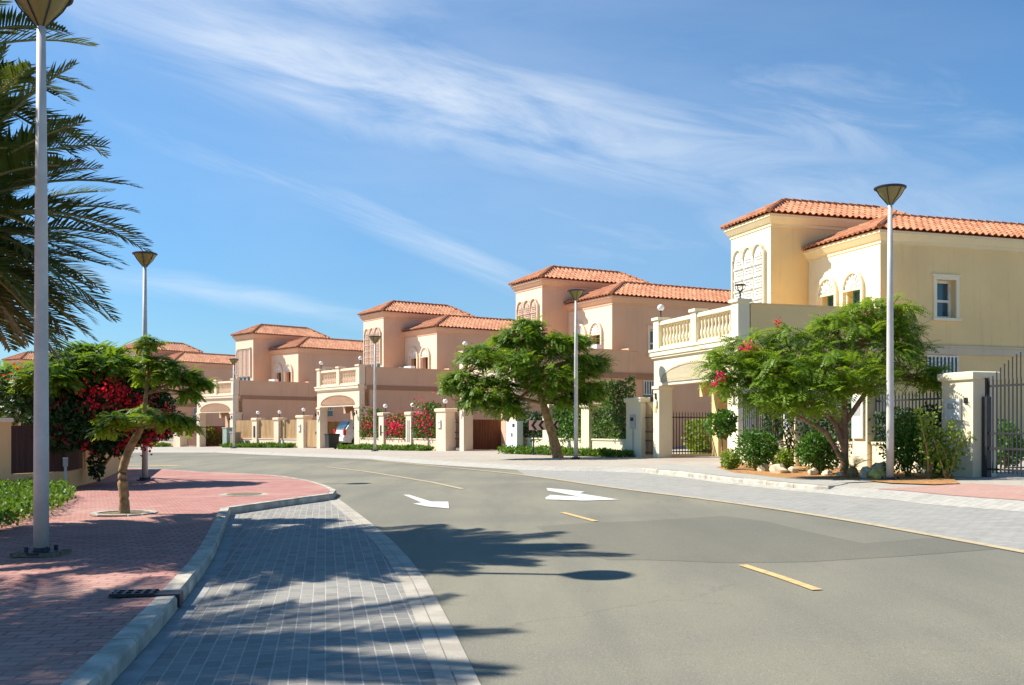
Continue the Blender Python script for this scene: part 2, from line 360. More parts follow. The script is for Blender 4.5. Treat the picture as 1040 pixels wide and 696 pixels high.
# asphalt repair, lines, arrows
pp=[gr(*p) for p in ((544,535),(600,531),(660,529),(735,524),(780,530),(820,540),(877,552),(950,546),(1022,557),(960,562),(905,566),(820,571),(740,572),(660,569),(617,569),(582,558))]
struct(MB().sheet([lift(p,.002) for p in pp]).build('asphalt_repair',M['patch']))
def strip(pxs,w,mat,name='lane_line'):
    P=[gr(*p) for p in pxs]; return struct(band(offset_path(P,-w/2),w,.009).build(name,mat))
strip(((332,474.5),(370,479),(405,484.5),(440,490.5),(470,497)),.11,M['paleyellow']); strip(((571,521),(605,530)),.09,M['yellow']); strip(((754,574.5),(793,587),(830,600)),.09,M['yellow'])
strip(((108,473.5),(150,473),(182,473.2)),.35,M['yellow'])
def arrow(px): return struct(MB().sheet([lift(gr(*p),.009) for p in px]).build('arrow_marking',M['white']))
arrow([(409.6,503),(415.5,503),(438,510),(455.4,510),(456,517),(434,515),(419.5,512.2),(428,511)])
z=lambda x,y:(380+x/3.714,480+y/3.714)
arrow([z(650,60),z(700,64),z(795,74),z(775,80),z(925,104),z(790,108),z(648,103),z(646,96),z(665,86),z(775,93),z(655,70)])

# ---------------------------------------------------------------- roofs
def tiled_face(m,uv,A,B,Pl,Pr,pitch=.25,amp=.06,row=.36):
    """A-B eave edge, Pl/Pr top edge ends (may coincide): barrel tile columns clipped at the hips"""
    A,B,Pl,Pr=map(Vector,(A,B,Pl,Pr)); e=(B-A); L=e.length; e.normalize()
    nrm=e.cross(((Pl+Pr)/2-(A+B)/2)).normalized()
    if nrm.z<0: nrm=-nrm
    up=nrm.cross(e).normalized()
    if up.z<0: up=-up
    def loc(p): d=p-A; return d.dot(e),d.dot(up)
    pl=loc(Pl); pr=loc(Pr)
    nc=max(2,int(L/pitch)); w=L/nc
    def hmax(x):
        h=pl[1]
        if pl[0]>1e-4: h=min(h,x/pl[0]*pl[1])
        if L-pr[0]>1e-4: h=min(h,(L-x)/(L-pr[0])*pr[1])
        return max(0,h)
    prof=[(0,-.25),(.18,-.05),(.3,.6),(.5,1.0),(.7,.6),(.82,-.05),(1,-.25)]
    uid=random.randint(0,900)*37
    for c in range(nc):
        xc=(c+.5)*w; H=hmax(xc)
        if H<.05: continue
        nr=max(1,int(math.ceil(H/row)))
        for r in range(nr):
            y0=r*row-.02; y1=min((r+1)*row+.02,H)
            vs=[]
            for yy,dz in ((y0,.022),(y1,.0)):
                for (px,pz) in prof:
                    x=(c+px)*w; hy=min(yy,hmax(x)+.0) if r==nr-1 and yy==y1 else yy
                    vs.append(A+e*x+up*hy+nrm*(pz*amp+dz+random.uniform(-.003,.003)))
            k=len(prof)
            fs=[(i,i+1,k+i+1,k+i) for i in range(k-1)]
            # lip
            vs+= [v-nrm*.02 for v in vs[:k]]
            fs+= [(2*k+i,2*k+i+1,i+1,i) for i in range(k-1)]
            m.add(vs,fs); uv.extend([[(uid+c+.5,r+.5)]*4]*len(fs))
def hip_roof(name,x0,x1,y0,y1,z0,z1,parent):
    m=MB(); uv=[]; hw=(x1-x0)/2; xm=(x0+x1)/2; a=(xm,y0+hw,z1); b=(xm,y1-hw*.6,z1)
    c=[(x0,y0,z0),(x1,y0,z0),(x1,y1,z0),(x0,y1,z0)]
    tiled_face(m,uv,c[0],c[1],a,a); tiled_face(m,uv,c[1],c[2],a,b); tiled_face(m,uv,c[2],c[3],b,b); tiled_face(m,uv,c[3],c[0],b,a)
    # solid core just under the tiles
    d=.035
    n=len(m.v); core=[(x0+.05,y0+.05,z0-.05),(x1-.05,y0+.05,z0-.05),(x1-.05,y1-.05,z0-.05),(x0+.05,y1-.05,z0-.05),(a[0],a[1],z1-d),(b[0],b[1],z1-d)]
    cf=[(0,1,4),(1,2,5,4),(2,3,5),(3,0,4,5),(3,2,1,0)]
    m.add(core,cf); uv.extend([[(1.5,1.5)]*len(f) for f in cf])
    m.uv=uv; roof=m.build(name,M['tile'],parent)
    r=MB(); 
    def caps(p,q):
        p,q=Vector(p),Vector(q); L=(q-p).length; k=max(2,int(L/.34))
        for i in range(k):
            s=p.lerp(q,i/k); t=p.lerp(q,(i+1.12)/k if i<k-1 else 1); r.tube([s+Vector((0,0,.045)),t+Vector((0,0,.03))],[.085,.068],8)
    for corner,end in ((c[0],a),(c[1],a),(c[2],b),(c[3],b)): caps(corner,end)
    caps(a,b)
    uvf=[[(random.randint(0,500)+.5,.5)]*len(f) for f in r.f]; r.uv=uvf
    r.build('ridge_tiles',M['tile'],roof,smooth=False)
    return roof

# ---------------------------------------------------------------- villas
def arch_poly(xc,w,z0,zs,y,n=12):
    """flat arch outline in the plane y"""
    P=[(xc-w/2,y,z0),(xc+w/2,y,z0)]
    for i in range(n+1):
        a=pi*i/n; P.append((xc+w/2*cos(a),y,zs+w/2*1.15*sin(a)))
    return P
T0,T1,WT,G2,WW,WC=-1.82,.89,4.08,4.79,5.57,5.61
HT,HW=8.08,6.89
def globe_lamp(parent,x,y,z,basket=False):
    m=MB().lathe([(.07,0),(.07,.03),(.022,.05),(.022,.2),(.05,.22),(.05,.25)],n=8)
    o=m.build('globe_lamp',M['iron'],parent,(x,y,z))
    if basket:
        b=MB()
        for k in range(6):
            a=pi*k/3; b.tube([(.03*cos(a),.03*sin(a),.24),(.13*cos(a),.13*sin(a),.3),(.15*cos(a),.15*sin(a),.42)],.012,5)
        b.lathe([(.16,.41),(.16,.44)],n=14); b.build('basket',M['iron'],o)
    else:
        g=MB().lathe([(.04,.24),(.085,.265),(.11,.31),(.12,.35),(.11,.39),(.085,.435),(.03,.46)],n=12); g.build('globe',M['globe'],o,smooth=True)
    return o
def villa(idx,X,Y,th,label,style,screen):
    pal={'cream':('cream','creamtrim','creambelt','screen'),'pink':('pink','pinktrim','pinkbelt','pscreen')}[style]
    wall,trim,belt,scr=[M[k] for k in pal]; cor=M['creamcor' if style=='cream' else 'pinkcor']
    v=thing('villa',label,'house',(X,Y,gz(X,Y)),th-pi/2,'villas along the curving street')
    # tower: walls round the top block; openings on its front
    D=10.27
    t=MB()
    t.box(T0,T1,WT+.12,D,0,HT)
    lowwin = screen!='arch_long'
    if lowwin:
        t.box(T0,T0+.45,WT,WT+.12,0,HT); t.box(T1-.45,T1,WT,WT+.12,0,HT); t.box(T0+.45,T1-.45,WT,WT+.12,0,3.7); t.box(T0+.45,T1-.45,WT,WT+.12,5.25,HT)
    else: t.box(T0,T1,WT,WT+.12,0,HT)
    tw=t.build('tower_wall',wall,v)
    MB().box(T0+.01,T1-.01,WT-.02,WT-.002,4.6,HT-.03).build('front_panel',trim,tw) if not lowwin else MB().box(T0+.01,T0+.44,WT-.02,WT-.002,4.6,HT-.03).box(T1-.44,T1-.01,WT-.02,WT-.002,4.6,HT-.03).box(T0+.44,T1-.44,WT-.02,WT-.002,5.27,HT-.03).build('front_panel',trim,tw)
    MB().ring(T0,T1,WT,D,[(.0,HT-.06),(.045,HT-.06),(.045,HT+.03),(.09,HT+.06),(.19,HT+.22),(.21,HT+.24),(.21,HT+.33),(.1,HT+.34)]).build('cornice',cor,tw)
    # carved screen
    xc=(T0+T1)/2-.06; sw=.6; s=MB()
    z0=5.25 if lowwin else 4.75; ztop=7.15
    for k in (-1,0,1):
        x=xc+k*.68
        if screen=='square':
            s.box(x-.3,x-.19,WT-.09,WT-.02,z0,7.3); s.box(x+.19,x+.3,WT-.09,WT-.02,z0,7.3); s.box(x-.25,x+.25,WT-.09,WT-.02,7.24,7.3); s.box(x-.19,x+.19,WT-.05,WT-.02,z0,7.24)
            for j in range(14): s.box(x-.19,x+.19,WT-.075,WT-.05,z0+.03+j*.14,z0+.07+j*.14)
        else:
            pol=arch_poly(x,sw,z0,ztop,WT-.07); s.prism(pol,(0,.045,0))
            nrow=6 if not lowwin else 5; hh=(ztop+.05-z0)/nrow
            for j in range(nrow):
                s.box(x-.285,x+.285,WT-.125,WT-.07,z0+j*hh,z0+j*hh+.05)
                for q in range(3): s.box(x-.22,x+.22,WT-.105,WT-.07,z0+j*hh+.09+q*.1,z0+j*hh+.13+q*.1)
            s.prism(arch_poly(x,.3,ztop,ztop+.03,WT-.11),(0,.04,0))
    s.build('carved_screen',scr if screen!='arch_long' else M['screen'],tw)
    fr=MB(); fr.box(xc-1.1,xc-1.03,WT-.13,WT-.02,z0-.02,ztop+.1); fr.box(xc+1.03,xc+1.1,WT-.13,WT-.02,z0-.02,ztop+.1)
    if screen=='square': fr.box(xc-1.1,xc+1.1,WT-.13,WT-.02,7.34,7.44)
    else:
        for k in (-1,0,1):
            for q in range(10):
                a0=pi*q/10; a1=pi*(q+1)/10; x=xc+k*.68; r1,r0=.35,.305
                fr.prism([(x+r1*cos(a0),WT-.14,ztop+1.15*r1*sin(a0)),(x+r1*cos(a1),WT-.14,ztop+1.15*r1*sin(a1)),(x+r0*cos(a1),WT-.14,ztop+1.15*r0*sin(a1)),(x+r0*cos(a0),WT-.14,ztop+1.15*r0*sin(a0))],(0,.12,0))
    fr.build('screen_surround',trim,tw)
    if lowwin:
        w=MB()
        for k in range(3):
            x=T0+.5+k*.6; w.box(x,x+.05,WT+.02,WT+.10,4.5,5.2); w.box(x+.5,x+.55,WT+.02,WT+.10,4.5,5.2)
        w.box(T0+.45,T1-.45,WT+.02,WT+.09,5.2,5.25); w.box(T0+.45,T1-.45,WT+.02,WT+.09,4.4,4.5)
        o=w.build('window',M['tframe'],v); MB().box(T0+.46,T1-.46,WT+.06,WT+.08,3.8,5.2).build('pane',M['glass'],o)
    hip_roof('tower_roof',T0-.28,T1+.28,WT-.28,D+.28,8.46,9.26,v)
    # wing
    g=MB(); xs=[(1.72,2.38),(3.12,3.78)]   # window openings on the front
    g.box(T1+.003,G2-.35,WW+.3,17,0,HW); g.box(G2-.35,G2,WW+.3,7.67,0,HW); g.box(G2-.35,G2,8.43,17,0,HW); g.box(G2-.35,G2,7.67,8.43,0,4.55); g.box(G2-.35,G2,7.67,8.43,5.78,HW)
    g.box(T1+.003,G2,WW,WW+.3,0,3.75); g.box(T1+.003,G2,WW,WW+.3,5.55,HW)
    g.box(T1+.003,xs[0][0],WW,WW+.3,3.75,5.55); g.box(xs[0][1],xs[1][0],WW,WW+.3,3.75,5.55); g.box(xs[1][1],G2,WW,WW+.3,3.75,5.55)
    wg=g.build('wing_wall',wall,v)
    pn=MB(); 
    for a,b in ((T1+.02,xs[0][0]-.02),(xs[0][1]+.02,xs[1][0]-.02),(xs[1][1]+.02,G2-.01)): pn.box(a,b,WW-.02,WW-.002,4.6,5.55)
    pn.box(T1+.02,G2-.01,WW-.02,WW-.002,5.552,HW-.03); pn.build('front_panel',trim,wg)
    MB().ring(T1+.003,G2,WW,17,[(.0,HW-.06),(.045,HW-.06),(.045,HW+.03),(.09,HW+.06),(.19,HW+.22),(.21,HW+.24),(.21,HW+.33),(.1,HW+.34)]).build('cornice',cor,wg)
    dec=MB()
    for a,b in xs:
        xm=(a+b)/2; wd=b-a
        for i in range(16):   # arched hood
            a0=pi*i/16; a1=pi*(i+1)/16; r1,r0=.56,.46
            dec.prism([(xm+r1*cos(a0),WW-.12,5.56+1.1*r1*sin(a0)),(xm+r1*cos(a1),WW-.12,5.56+1.1*r1*sin(a1)),(xm+r0*cos(a1),WW-.12,5.56+1.1*r0*sin(a1)),(xm+r0*cos(a0),WW-.12,5.56+1.1*r0*sin(a0))],(0,.1,0))
        dec.box(xm-.56,xm-.46,WW-.12,WW-.02,4.5,5.56); dec.box(xm+.46,xm+.56,WW-.12,WW-.02,4.5,5.56)
        dec.box(xm-.46,xm+.46,WW-.10,WW-.02,5.5,5.56)
    dec.build('arch_moulding',trim,wg)
    for a,b in xs:
        xm=(a+b)/2; tym=MB()
        tym.prism([(xm+.45*cos(pi*i/12),WW-.05,5.565+.49*sin(pi*i/12)) for i in range(13)],(0,.03,0))
        for k in range(7):
            a0=pi*(k+.5)/7; tym.obox((xm+.24*cos(a0),WW-.065,5.6+.27*sin(a0)),(Vector((cos(a0),0,sin(a0))),Vector((0,1,0)),Vector((-sin(a0),0,cos(a0)))),(.15,.015,.022))
        tym.build('arch_fan',M['screen'],wg)
    for a,b in xs:
        o=MB().box(a,a+.06,WW+.2,WW+.27,3.75,5.55).box(b-.06,b,WW+.2,WW+.27,3.75,5.55).box(a+.06,b-.06,WW+.2,WW+.27,5.49,5.55).box((a+b)/2-.03,(a+b)/2+.03,WW+.2,WW+.27,3.75,5.49).build('window',M['teal'] if style=='cream' else M['woodb'],v)
        MB().box(a+.05,b-.05,WW+.23,WW+.25,3.75,5.5).build('pane',M['glass'],o)
    hip_roof('wing_roof',T1-.28,G2+.28,WW-.28,17.28,7.26,8.18,v)
    # small side window with surround, barred window under it
    o=MB().box(G2-.01,G2+.05,7.55,8.55,5.78,5.9).box(G2-.01,G2+.07,7.5,8.6,5.9,5.95).box(G2-.01,G2+.05,7.55,7.67,4.55,5.78).box(G2-.01,G2+.05,8.43,8.55,4.55,5.78).box(G2-.01,G2+.1,7.5,8.6,4.45,4.55).build('window',trim,v)
    MB().box(G2-.29,G2-.27,7.67,8.43,4.55,5.78).build('pane',M['glass'],o)
    MB().box(G2-.27,G2-.22,7.67,7.75,4.55,5.78).box(G2-.27,G2-.22,8.35,8.43,4.55,5.78).box(G2-.27,G2-.22,7.75,8.35,5.08,5.16).box(G2-.27,G2-.22,7.75,8.35,5.7,5.78).box(G2-.27,G2-.22,7.75,8.35,4.55,4.63).build('frame',M['tframe'],o)
    o=MB().box(G2+.004,G2+.012,7.3,8.5,2.25,3.28).build('window',M['glass'],v)
    b=MB()
    for k in range(9): b.box(G2+.02,G2+.05,7.3+k*.145,7.35+k*.145,2.7,3.3)
    b.box(G2+.02,G2+.045,7.28,8.52,3.3,3.34).box(G2+.02,G2+.045,7.28,8.52,2.66,2.7); b.build('window_bars',M['tframe'],o)
    # long belt course on main side wall
    MB().box(G2-.002,G2+.06,6.35,17,3.38,3.6).box(G2-.002,G2+.10,6.35,17,3.6,3.66).build('belt_course',belt,wg)
    # terrace over carport
    tr=MB().box(.0,WC,.0,6.31,3.37,3.6).box(WC-.25,WC,.65,6.31,0,3.37).box(G2,WC-.25,6.06,6.31,0,3.37).box(WC-.25,WC,.42,6.31,3.6,4.62).box(G2,WC-.25,6.06,6.31,3.6,4.62).box(0,.22,.42,WT,3.6,4.5).build('terrace_wall',wall,v)
    MB().box(WC+.002,WC+.05,.5,6.36,3.36,3.62).build('belt_course',belt,tr)
    MB().box(WC-.5,WC+.07,5.85,6.4,4.625,4.74).box(WC-.28,WC+.03,.45,5.84,4.622,4.66).build('coping',wall,tr)
    bm=MB().box(0.02,WC-.02,.02,.35,2.45,3.37).box(.02,.35,.36,WT,2.6,3.37)
    be=bm.build('carport_beam',trim,v)
    # shallow arch relief on the beam
    ar=MB()
    P=[(.6,.0,2.55)]+[(WC/2-(WC/2-.6)*cos(pi*i/16),-.03,2.55+.52*sin(pi*i/16)) for i in range(17)]
    ar.prism([(p[0],-.015,p[2]) for p in P[1:]],(0,.035,0))
    for a_,c_ in zip(P[1:-1],P[2:]): ar.prism([(a_[0],-.03,a_[2]+.002),(c_[0],-.03,c_[2]+.002),(c_[0],-.03,c_[2]+.05),(a_[0],-.03,a_[2]+.05)],(0,.05,0)); ar.build('arch_relief',trim if style=='cream' else cor,be)
    bd=MB()
    bd.box(-.09,WC+.04,-.09,.3,3.45,3.60).box(-.05,WC+.02,-.05,.3,3.38,3.45).box(-.12,WC+.06,-.12,.3,3.60,3.68); bd.build('floor_moulding',trim,be)
    for x0,x1,y0,y1 in ((0,.45,0,.5),(5.0,WC,0,.6)):
        c=MB().box(x0,x1,y0,y1,-.3,2.45).build('column',trim,v,bevel=.012)
        MB().ring(x0,x1,y0,y1,[(.0,2.33),(.04,2.35),(.04,2.44),(0,2.445)]).build('capital',trim,c)
    for x0,x1,y0,y1 in ((0,.45,2.25,2.85),):
        c=MB().box(x0,x1,y0,y1,-.3,2.6)
        for s_ in (-1,1):
            for i in range(8):
                a0=pi/2*i/8; a1=pi/2*(i+1)/8; yb=y0 if s_<0 else y1
                c.prism([(x0+.05,yb+s_*.5*(1-sin(a0)),2.6),(x0+.05,yb+s_*.5*(1-sin(a1)),2.6),(x0+.05,yb+s_*.5*(1-sin(a1)),2.6-.5*cos(a1)),(x0+.05,yb+s_*.5*(1-sin(a0)),2.6-.5*cos(a0))],(.3,0,0))
        c.build('column',wall,v)
    # balustrade
    b=MB(); posts=[(0,.4),(2.7,3.03),(5.2,WC)]
    for a,c in posts: b.box(a,c,.0,.38,3.68,4.68).box(a-.05,c+.05,-.05,.43,4.68,4.77)
    b.box(.4,2.7,.06,.3,3.68,3.78).box(3.03,5.2,.06,.3,3.68,3.78).box(.4,2.7,.04,.32,4.5,4.62).box(3.03,5.2,.04,.32,4.5,4.62)
    bo=b.build('balustrade',trim,v)
    bl=MB(); pr=[(.055,3.78),(.055,3.83),(.035,3.86),(.07,3.95),(.075,4.02),(.045,4.12),(.03,4.2),(.045,4.3),(.05,4.36),(.035,4.42),(.055,4.46),(.055,4.5)]
    for a,c in ((.4,2.7),(3.03,5.2)):
        bl=MB(); nb=10
        for k in range(nb): bl.lathe(pr,a+(c-a)*(k+.5)/nb,.18,8)
        bl.build('balusters',trim,bo,smooth=True)
    globe_lamp(v,.2,.19,4.77); globe_lamp(v,5.4,.19,4.77,basket=(idx==1))
    for x in (.22,5.3):
        s=MB().box(x-.05,x+.05,-.03,0,2.0,2.2).tube([(x,-.03,2.15),(x,-.14,2.2),(x,-.16,2.08)],.015,6).lathe([(.03,1.9),(.07,1.92),(.06,2.08),(.02,2.1)],x,-.16,8); s.build('wall_light',M['iron'],v)
    MB().box(.14,.30,-.02,0,1.55,1.75).build('house_number_plate',M['yellow'] if style=='cream' else M['boxg'],v)
    return v
HP={1:(4.836,34.84,.312),2:(-2.514,48.74,.495),3:(-11.774,61.32,.617),4:(-22.905,73.87,.752),5:(-36.0,85.6,.86),6:(-50.5,95.5,.97)}
VL={1:('cream yellow villa nearest the camera with white arched tower screen','cream','arch_long'),
    2:('terracotta villa just left of the cream yellow one, big tree before its carport','pink','arch'),
    3:('pinkish tan villa with a white car parked under its balcony','pink','arch'),
    4:('tan villa with square tower screens behind the tan wooden fence panels','pink','square'),
    5:('far tan villa partly hidden by the small crooked street tree','pink','arch'),
    6:('farthest villa at the left end of the row, almost hidden behind the bougainvillea','pink','arch')}
for i,(x,y,t) in HP.items():
    v=villa(i,x,y,t,*VL[i])
    for (ax_,ay_) in {2:((4.3,4.9),),3:((1.3,4.9),(3.0,4.7)),4:((-.4,3.4),(2.9,4.6)),5:((1.5,4.8),)}.get(i,()):
        a=MB().box(ax_-.42,ax_+.42,ay_-.16,ay_+.16,4.25,4.95).build('air_conditioner',M['boxw'],v,bevel=.01)
        f_=MB(); n_=18; f_.prism([(ax_-.1+.26*cos(2*pi*k/n_),ay_-.175,4.6+.26*sin(2*pi*k/n_)) for k in range(n_)],(0,.014,0)); f_.build('fan_grille',M['boxg'],a)
        MB().box(ax_-.38,ax_+.38,ay_-.12,ay_+.12,3.6,4.25).build('stand',M['boxg'],a)
def HL(i,s,w,z=0):
    X,Y,t=HP[i]; x=X+s*sin(t)+w*cos(t); y=Y-s*cos(t)+w*sin(t)
    return Vector((x,y,gz(X,Y)+z))
def HG(i,s,w,dz=0):
    p=HL(i,s,w); p.z=gz(p.x,p.y,dz); return p

# ---------------------------------------------------------------- vegetation generators
def leafquad(m,p,d,n,L,W):
    """folded leaf: two triangles-ish quads"""
    s=d.cross(n).normalized()*W
    m.v.extend([tuple(p),tuple(p+d*L*.5+s),tuple(p+d*L),tuple(p+d*L*.5-s)]); k=len(m.v); m.f.append((k-4,k-3,k-2,k-1))
def rv(): 
    while True:
        v=Vector((random.uniform(-1,1),random.uniform(-1,1),random.uniform(-1,1)))
        if .05<v.length<1: return v.normalized()
def compound_frond(m,p,d,L,droop,npair=9,pl=.1,pw=.022):
    """one feathery compound leaf: paired leaflets along a drooping rachis"""
    d=d.normalized(); side=d.cross(Vector((0,0,1)))
    if side.length<.1: side=Vector((1,0,0))
    side.normalize(); q=Vector(p); st=L/npair
    roll=random.uniform(-.5,.5)
    for i in range(npair):
        d=(d+Vector((0,0,-droop/npair))).normalized(); q=q+d*st
        n=side.cross(d).normalized(); sd=(side*cos(roll)+n*sin(roll))
        ll=pl*(1-.55*abs(i/npair-.4))
        for s in (-1,1):
            dd=(sd*s*.85+d*.5+Vector((0,0,-.15))).normalized()
            w=dd.cross(n).normalized()*pw
            a=q; b=q+dd*ll
            m.v.extend([tuple(a-w*.5),tuple(a+dd*ll*.5-w),tuple(b),tuple(a+dd*ll*.5+w)]); k=len(m.v); m.f.append((k-4,k-3,k-2,k-1))
def limb(m,a,b,r0,r1,sag=.15,n=6,wob=.05):
    a=Vector(a); b=Vector(b); P=[]; L=(b-a).length
    off=rv()*L*wob
    for i in range(n+1):
        t=i/n; p=a.lerp(b,t)+Vector((0,0,sag*L*sin(pi*t)))+off*sin(pi*t*1.6)
        P.append(p)
    m.tube(P,[r0+(r1-r0)*i/n for i in range(n+1)],7,.06); return P
def flame_tree(label,base,trunk,clusters,limbs_from,leaf,bark,nfr,cat='tree',flowers=None,fl=.42,group=None,r0=.13,pl=.1,pw=.02,droop=.9,name='flame_tree'):
    """trunk: list of (point,radius); clusters: (centre, rx, ry, rz, weight)"""
    t=thing(name,label,cat,base,0,group); B=Vector(base)
    tp=[p-B for p,_ in trunk]; rr=[r for _,r in trunk]
    for _ in range(2):
        q=[tp[0]]; w_=[rr[0]]
        for k in range(len(tp)-1): q+=[tp[k]*.75+tp[k+1]*.25,tp[k]*.25+tp[k+1]*.75]; w_+=[rr[k]*.75+rr[k+1]*.25,rr[k]*.25+rr[k+1]*.75]
        q.append(tp[-1]); w_.append(rr[-1]); tp,rr=q,w_
    rr=[r*(1+.05*sin(k*1.9)) for k,r in enumerate(rr)]
    m=MB(); m.tube(tp,rr,12,.03)
    top=[p for p,_ in trunk]
    for c,rx,ry,rz,w in clusters:
        src=min(limbs_from,key=lambda q:(Vector(q)-c).length+ (0 if q[2]<c.z else .6))
        P=limb(m,Vector(src)-B,c-B-Vector((0,0,rz*.4)),r0*.42,.02,.08)
        for k in range(5):
            a=rv(); e=c+Vector((a.x*rx*.8,a.y*ry*.8,a.z*rz*.6)); limb(m,P[random.randint(3,5)],e-B,.018,.006,.05,4)
    m.build('trunk',bark,t,smooth=True)
    f=MB(); tot=sum(c[4] for c in clusters)
    for c,rx,ry,rz,w in clusters:
        rx*=1.08; ry*=1.08
        for k in range(int(nfr*w/tot)):
            a=rv(); r=random.uniform(.35,1)**.6
            o=Vector((a.x*rx*r,a.y*ry*r,a.z*rz*r)); p=c+o-B
            h=Vector((o.x,o.y,0)); 
            if h.length>0: h.normalize()
            d=(h*.9+rv()*.6+Vector((0,0,.28))).normalized()
            compound_frond(f,p-d*fl*.4,d,fl*random.uniform(.7,1.15),droop*random.uniform(.6,1.3),9,pl,pw)
    f.build('crown',leaf,t)
    if flowers:
        g=MB()
        for (c,r,n) in flowers:
            for k in range(n):
                a=rv(); p=c+a*r*random.uniform(.3,1)-B; leafquad(g,p,rv(),rv(),.06,.025)
        g.build('blossom',flowers_mat,t)
    return t
def leafy(m,blobs,n,size,flat=.0):
    tot=sum(b[4] for b in blobs)
    for c,rx,ry,rz,w in blobs:
        for k in range(int(n*w/tot)):
            a=rv(); r=1-random.random()**2*.55
            nn=noise.noise(Vector(c)*1.3+a*1.9)*.22
            r=r*(1+nn)
            p=Vector(c)+Vector((a.x*rx*r,a.y*ry*r,a.z*rz*r))
            d=(a+rv()*.9).normalized(); s=size*random.uniform(.6,1.3); leafquad(m,p,d,(a+rv()*.6).normalized(),s,s*.32)
    return m
flowers_mat=M['red']

# ---------------------------------------------------------------- date palms (left, partly out of frame)
def palm(label,x,y,H,nf,FL,seed,lean=(0,0)):
    random.seed(seed); z0=gz(x,y); t=thing('date_palm',label,'palm tree',(x,y,z0),0,'date palms on the left footway')
    m=MB(); P=[];Rr=[]
    for i in range(40):
        k=i/39; P.append(Vector((lean[0]*k,lean[1]*k,H*k))); Rr.append((.21-.03*k)*(1.12 if i%2 else .93))
    m.tube(P,Rr,10,.05); m.build('trunk',M['barkgrey'],t)
    f=MB(); s=MB(); C=Vector((lean[0],lean[1],H))
    ga=pi*(3-5**.5)
    for i in range(nf):
        k=(i+.5)/nf; el=R(80-116*k**1.0); az=i*ga+random.uniform(-.15,.15)
        d=Vector((cos(az)*cos(el),sin(az)*cos(el),sin(el))); L=FL*random.uniform(.85,1.08)*(.8+.2*sin(pi*k))
        q=C+d*.12; side=Vector((-sin(az),cos(az),0)); path=[q.copy()]; n=58; st=L/n
        bend=random.uniform(.45,1.0)*(.55 if k<.15 else 1)
        tw=random.uniform(-.35,.35)
        for j in range(n):
            tt=j/n; d=(d+Vector((0,0,-bend/n*(.35+1.2*tt)))).normalized(); q=q+d*st; path.append(q.copy())
            if j<6: continue
            nrm=side.cross(d).normalized()
            if nrm.z<0: nrm=-nrm
            ll=.58*FL/3*sin(pi*min(1,.12+.86*tt))**.6*random.uniform(.85,1.1)
            for sg in (-1,1):
                for rep in range(1):
                    dd=((side*cos(tw)+nrm*sin(tw))*sg*.9+d*(.5+.5*tt)+nrm*random.uniform(.1,.45)).normalized()
                    dd2=(dd+Vector((0,0,-.12))).normalized()
                    w=dd.cross(nrm).normalized()*.019
                    a=q; b=a+dd*ll*.5; c=b+dd2*ll*.5
                    f.v.extend([tuple(a-w*.5),tuple(a+w*.5),tuple(b+w),tuple(b-w),tuple(c)]); kk=len(f.v)
                    f.f.append((kk-5,kk-4,kk-3,kk-2)); f.f.append((kk-2,kk-3,kk-1))
        s.tube([path[a] for a in range(0,len(path),6)],[.028*(1-.85*a/len(path))+.004 for a in range(0,len(path),6)],5)
    fo=f.build('fronds',M['palm'],t); s.build('frond_stems',M['palmold'],fo)
    return t
palm('leafy date palm whose feathery fronds hang over the left edge beside the tall lamp',-7.3,12.2,3.8,96,2.6,11,(.1,0))
palm('spreading date palm farthest back of those at the left edge, behind the lamp pole',-7.7,13.4,3.7,100,2.5,17)
palm('date palm left of frame, its frond tips reaching past the lamp head',-8.1,13.0,5.8,76,2.6,12,(.1,0))
palm('tall date palm standing left of the camera and shading the grey bay',-9.3,7.9,6.0,44,2.8,13)
palm('date palm nearest the camera on the left, shading the red bricks',-9.7,5.2,6.0,42,2.9,14)
random.seed(21)

# ---------------------------------------------------------------- street lamps
def lamp_proto():
    t=thing('street_lamp','','street lamp',(0,0,0),0,'street lamps with inverted cone heads')
    MB().lathe([(.075,.03),(.073,1.2),(.062,3.5),(.042,5.46)],n=14).build('pole',M['steel'],t,smooth=True)
    b=MB().lathe([(.20,.0),(.20,.022),(.09,.028),(.085,.06)],n=20,cap=True)
    for k in range(4):
        a=pi/4+k*pi/2; b.lathe([(.022,.02),(.022,.07),(.012,.075)],.15*cos(a),.15*sin(a),8)
    b.build('base_plate',M['castiron'],t)
    h=MB().lathe([(.048,5.44),(.06,5.46),(.115,5.52),(.20,5.62),(.275,5.74)],n=24,cap=False); ho=h.build('lamp_bowl',M['lampglass'],t,smooth=True)
    r=MB()
    for k in range(6):
        a=k*pi/3+.3; r.tube([(.05*cos(a),.05*sin(a),5.43),(.12*cos(a),.12*sin(a),5.515),(.205*cos(a),.205*sin(a),5.61),(.285*cos(a),.285*sin(a),5.745)],.008,5)
    r.build('ribs',M['castiron'],ho)
    MB().lathe([(.285,5.735),(.305,5.745),(.31,5.77),(.28,5.785),(.15,5.81),(.02,5.82)],n=28).build('lamp_cap',M['castiron'],t)
    return t
lp=lamp_proto()
LP=[((-4.86,10.5),'tall street lamp in the red brick footway, closest to the camera at the left edge',1),
    ((7.45,20.04),'slim street lamp before the cream yellow villa, right of its shady garden tree',1),
    ((2.19,34.8),'street lamp in the green hedge strip beside the big tree of the second villa',1),
    ((-6.9,51.2),'street lamp in front of the bougainvillea fence and the white car',1),
    ((-18,65.8),'farthest street lamp, beside the green utility cabinets and tan fence panels',1),
    ((-9.35,25.9),'street lamp at the far edge of the red footway behind the crooked tree',1)]
for i,((x,y),lab,_) in enumerate(LP):
    o=lp if i==0 else copy_tree(lp); o['label']=lab; o.location=(x,y,gz(x,y)-.0 if i else gz(x,y)+.02); o.rotation_euler=(0,0,i*.7)
    if i==4: o.scale=(1.05,1.05,1.0)
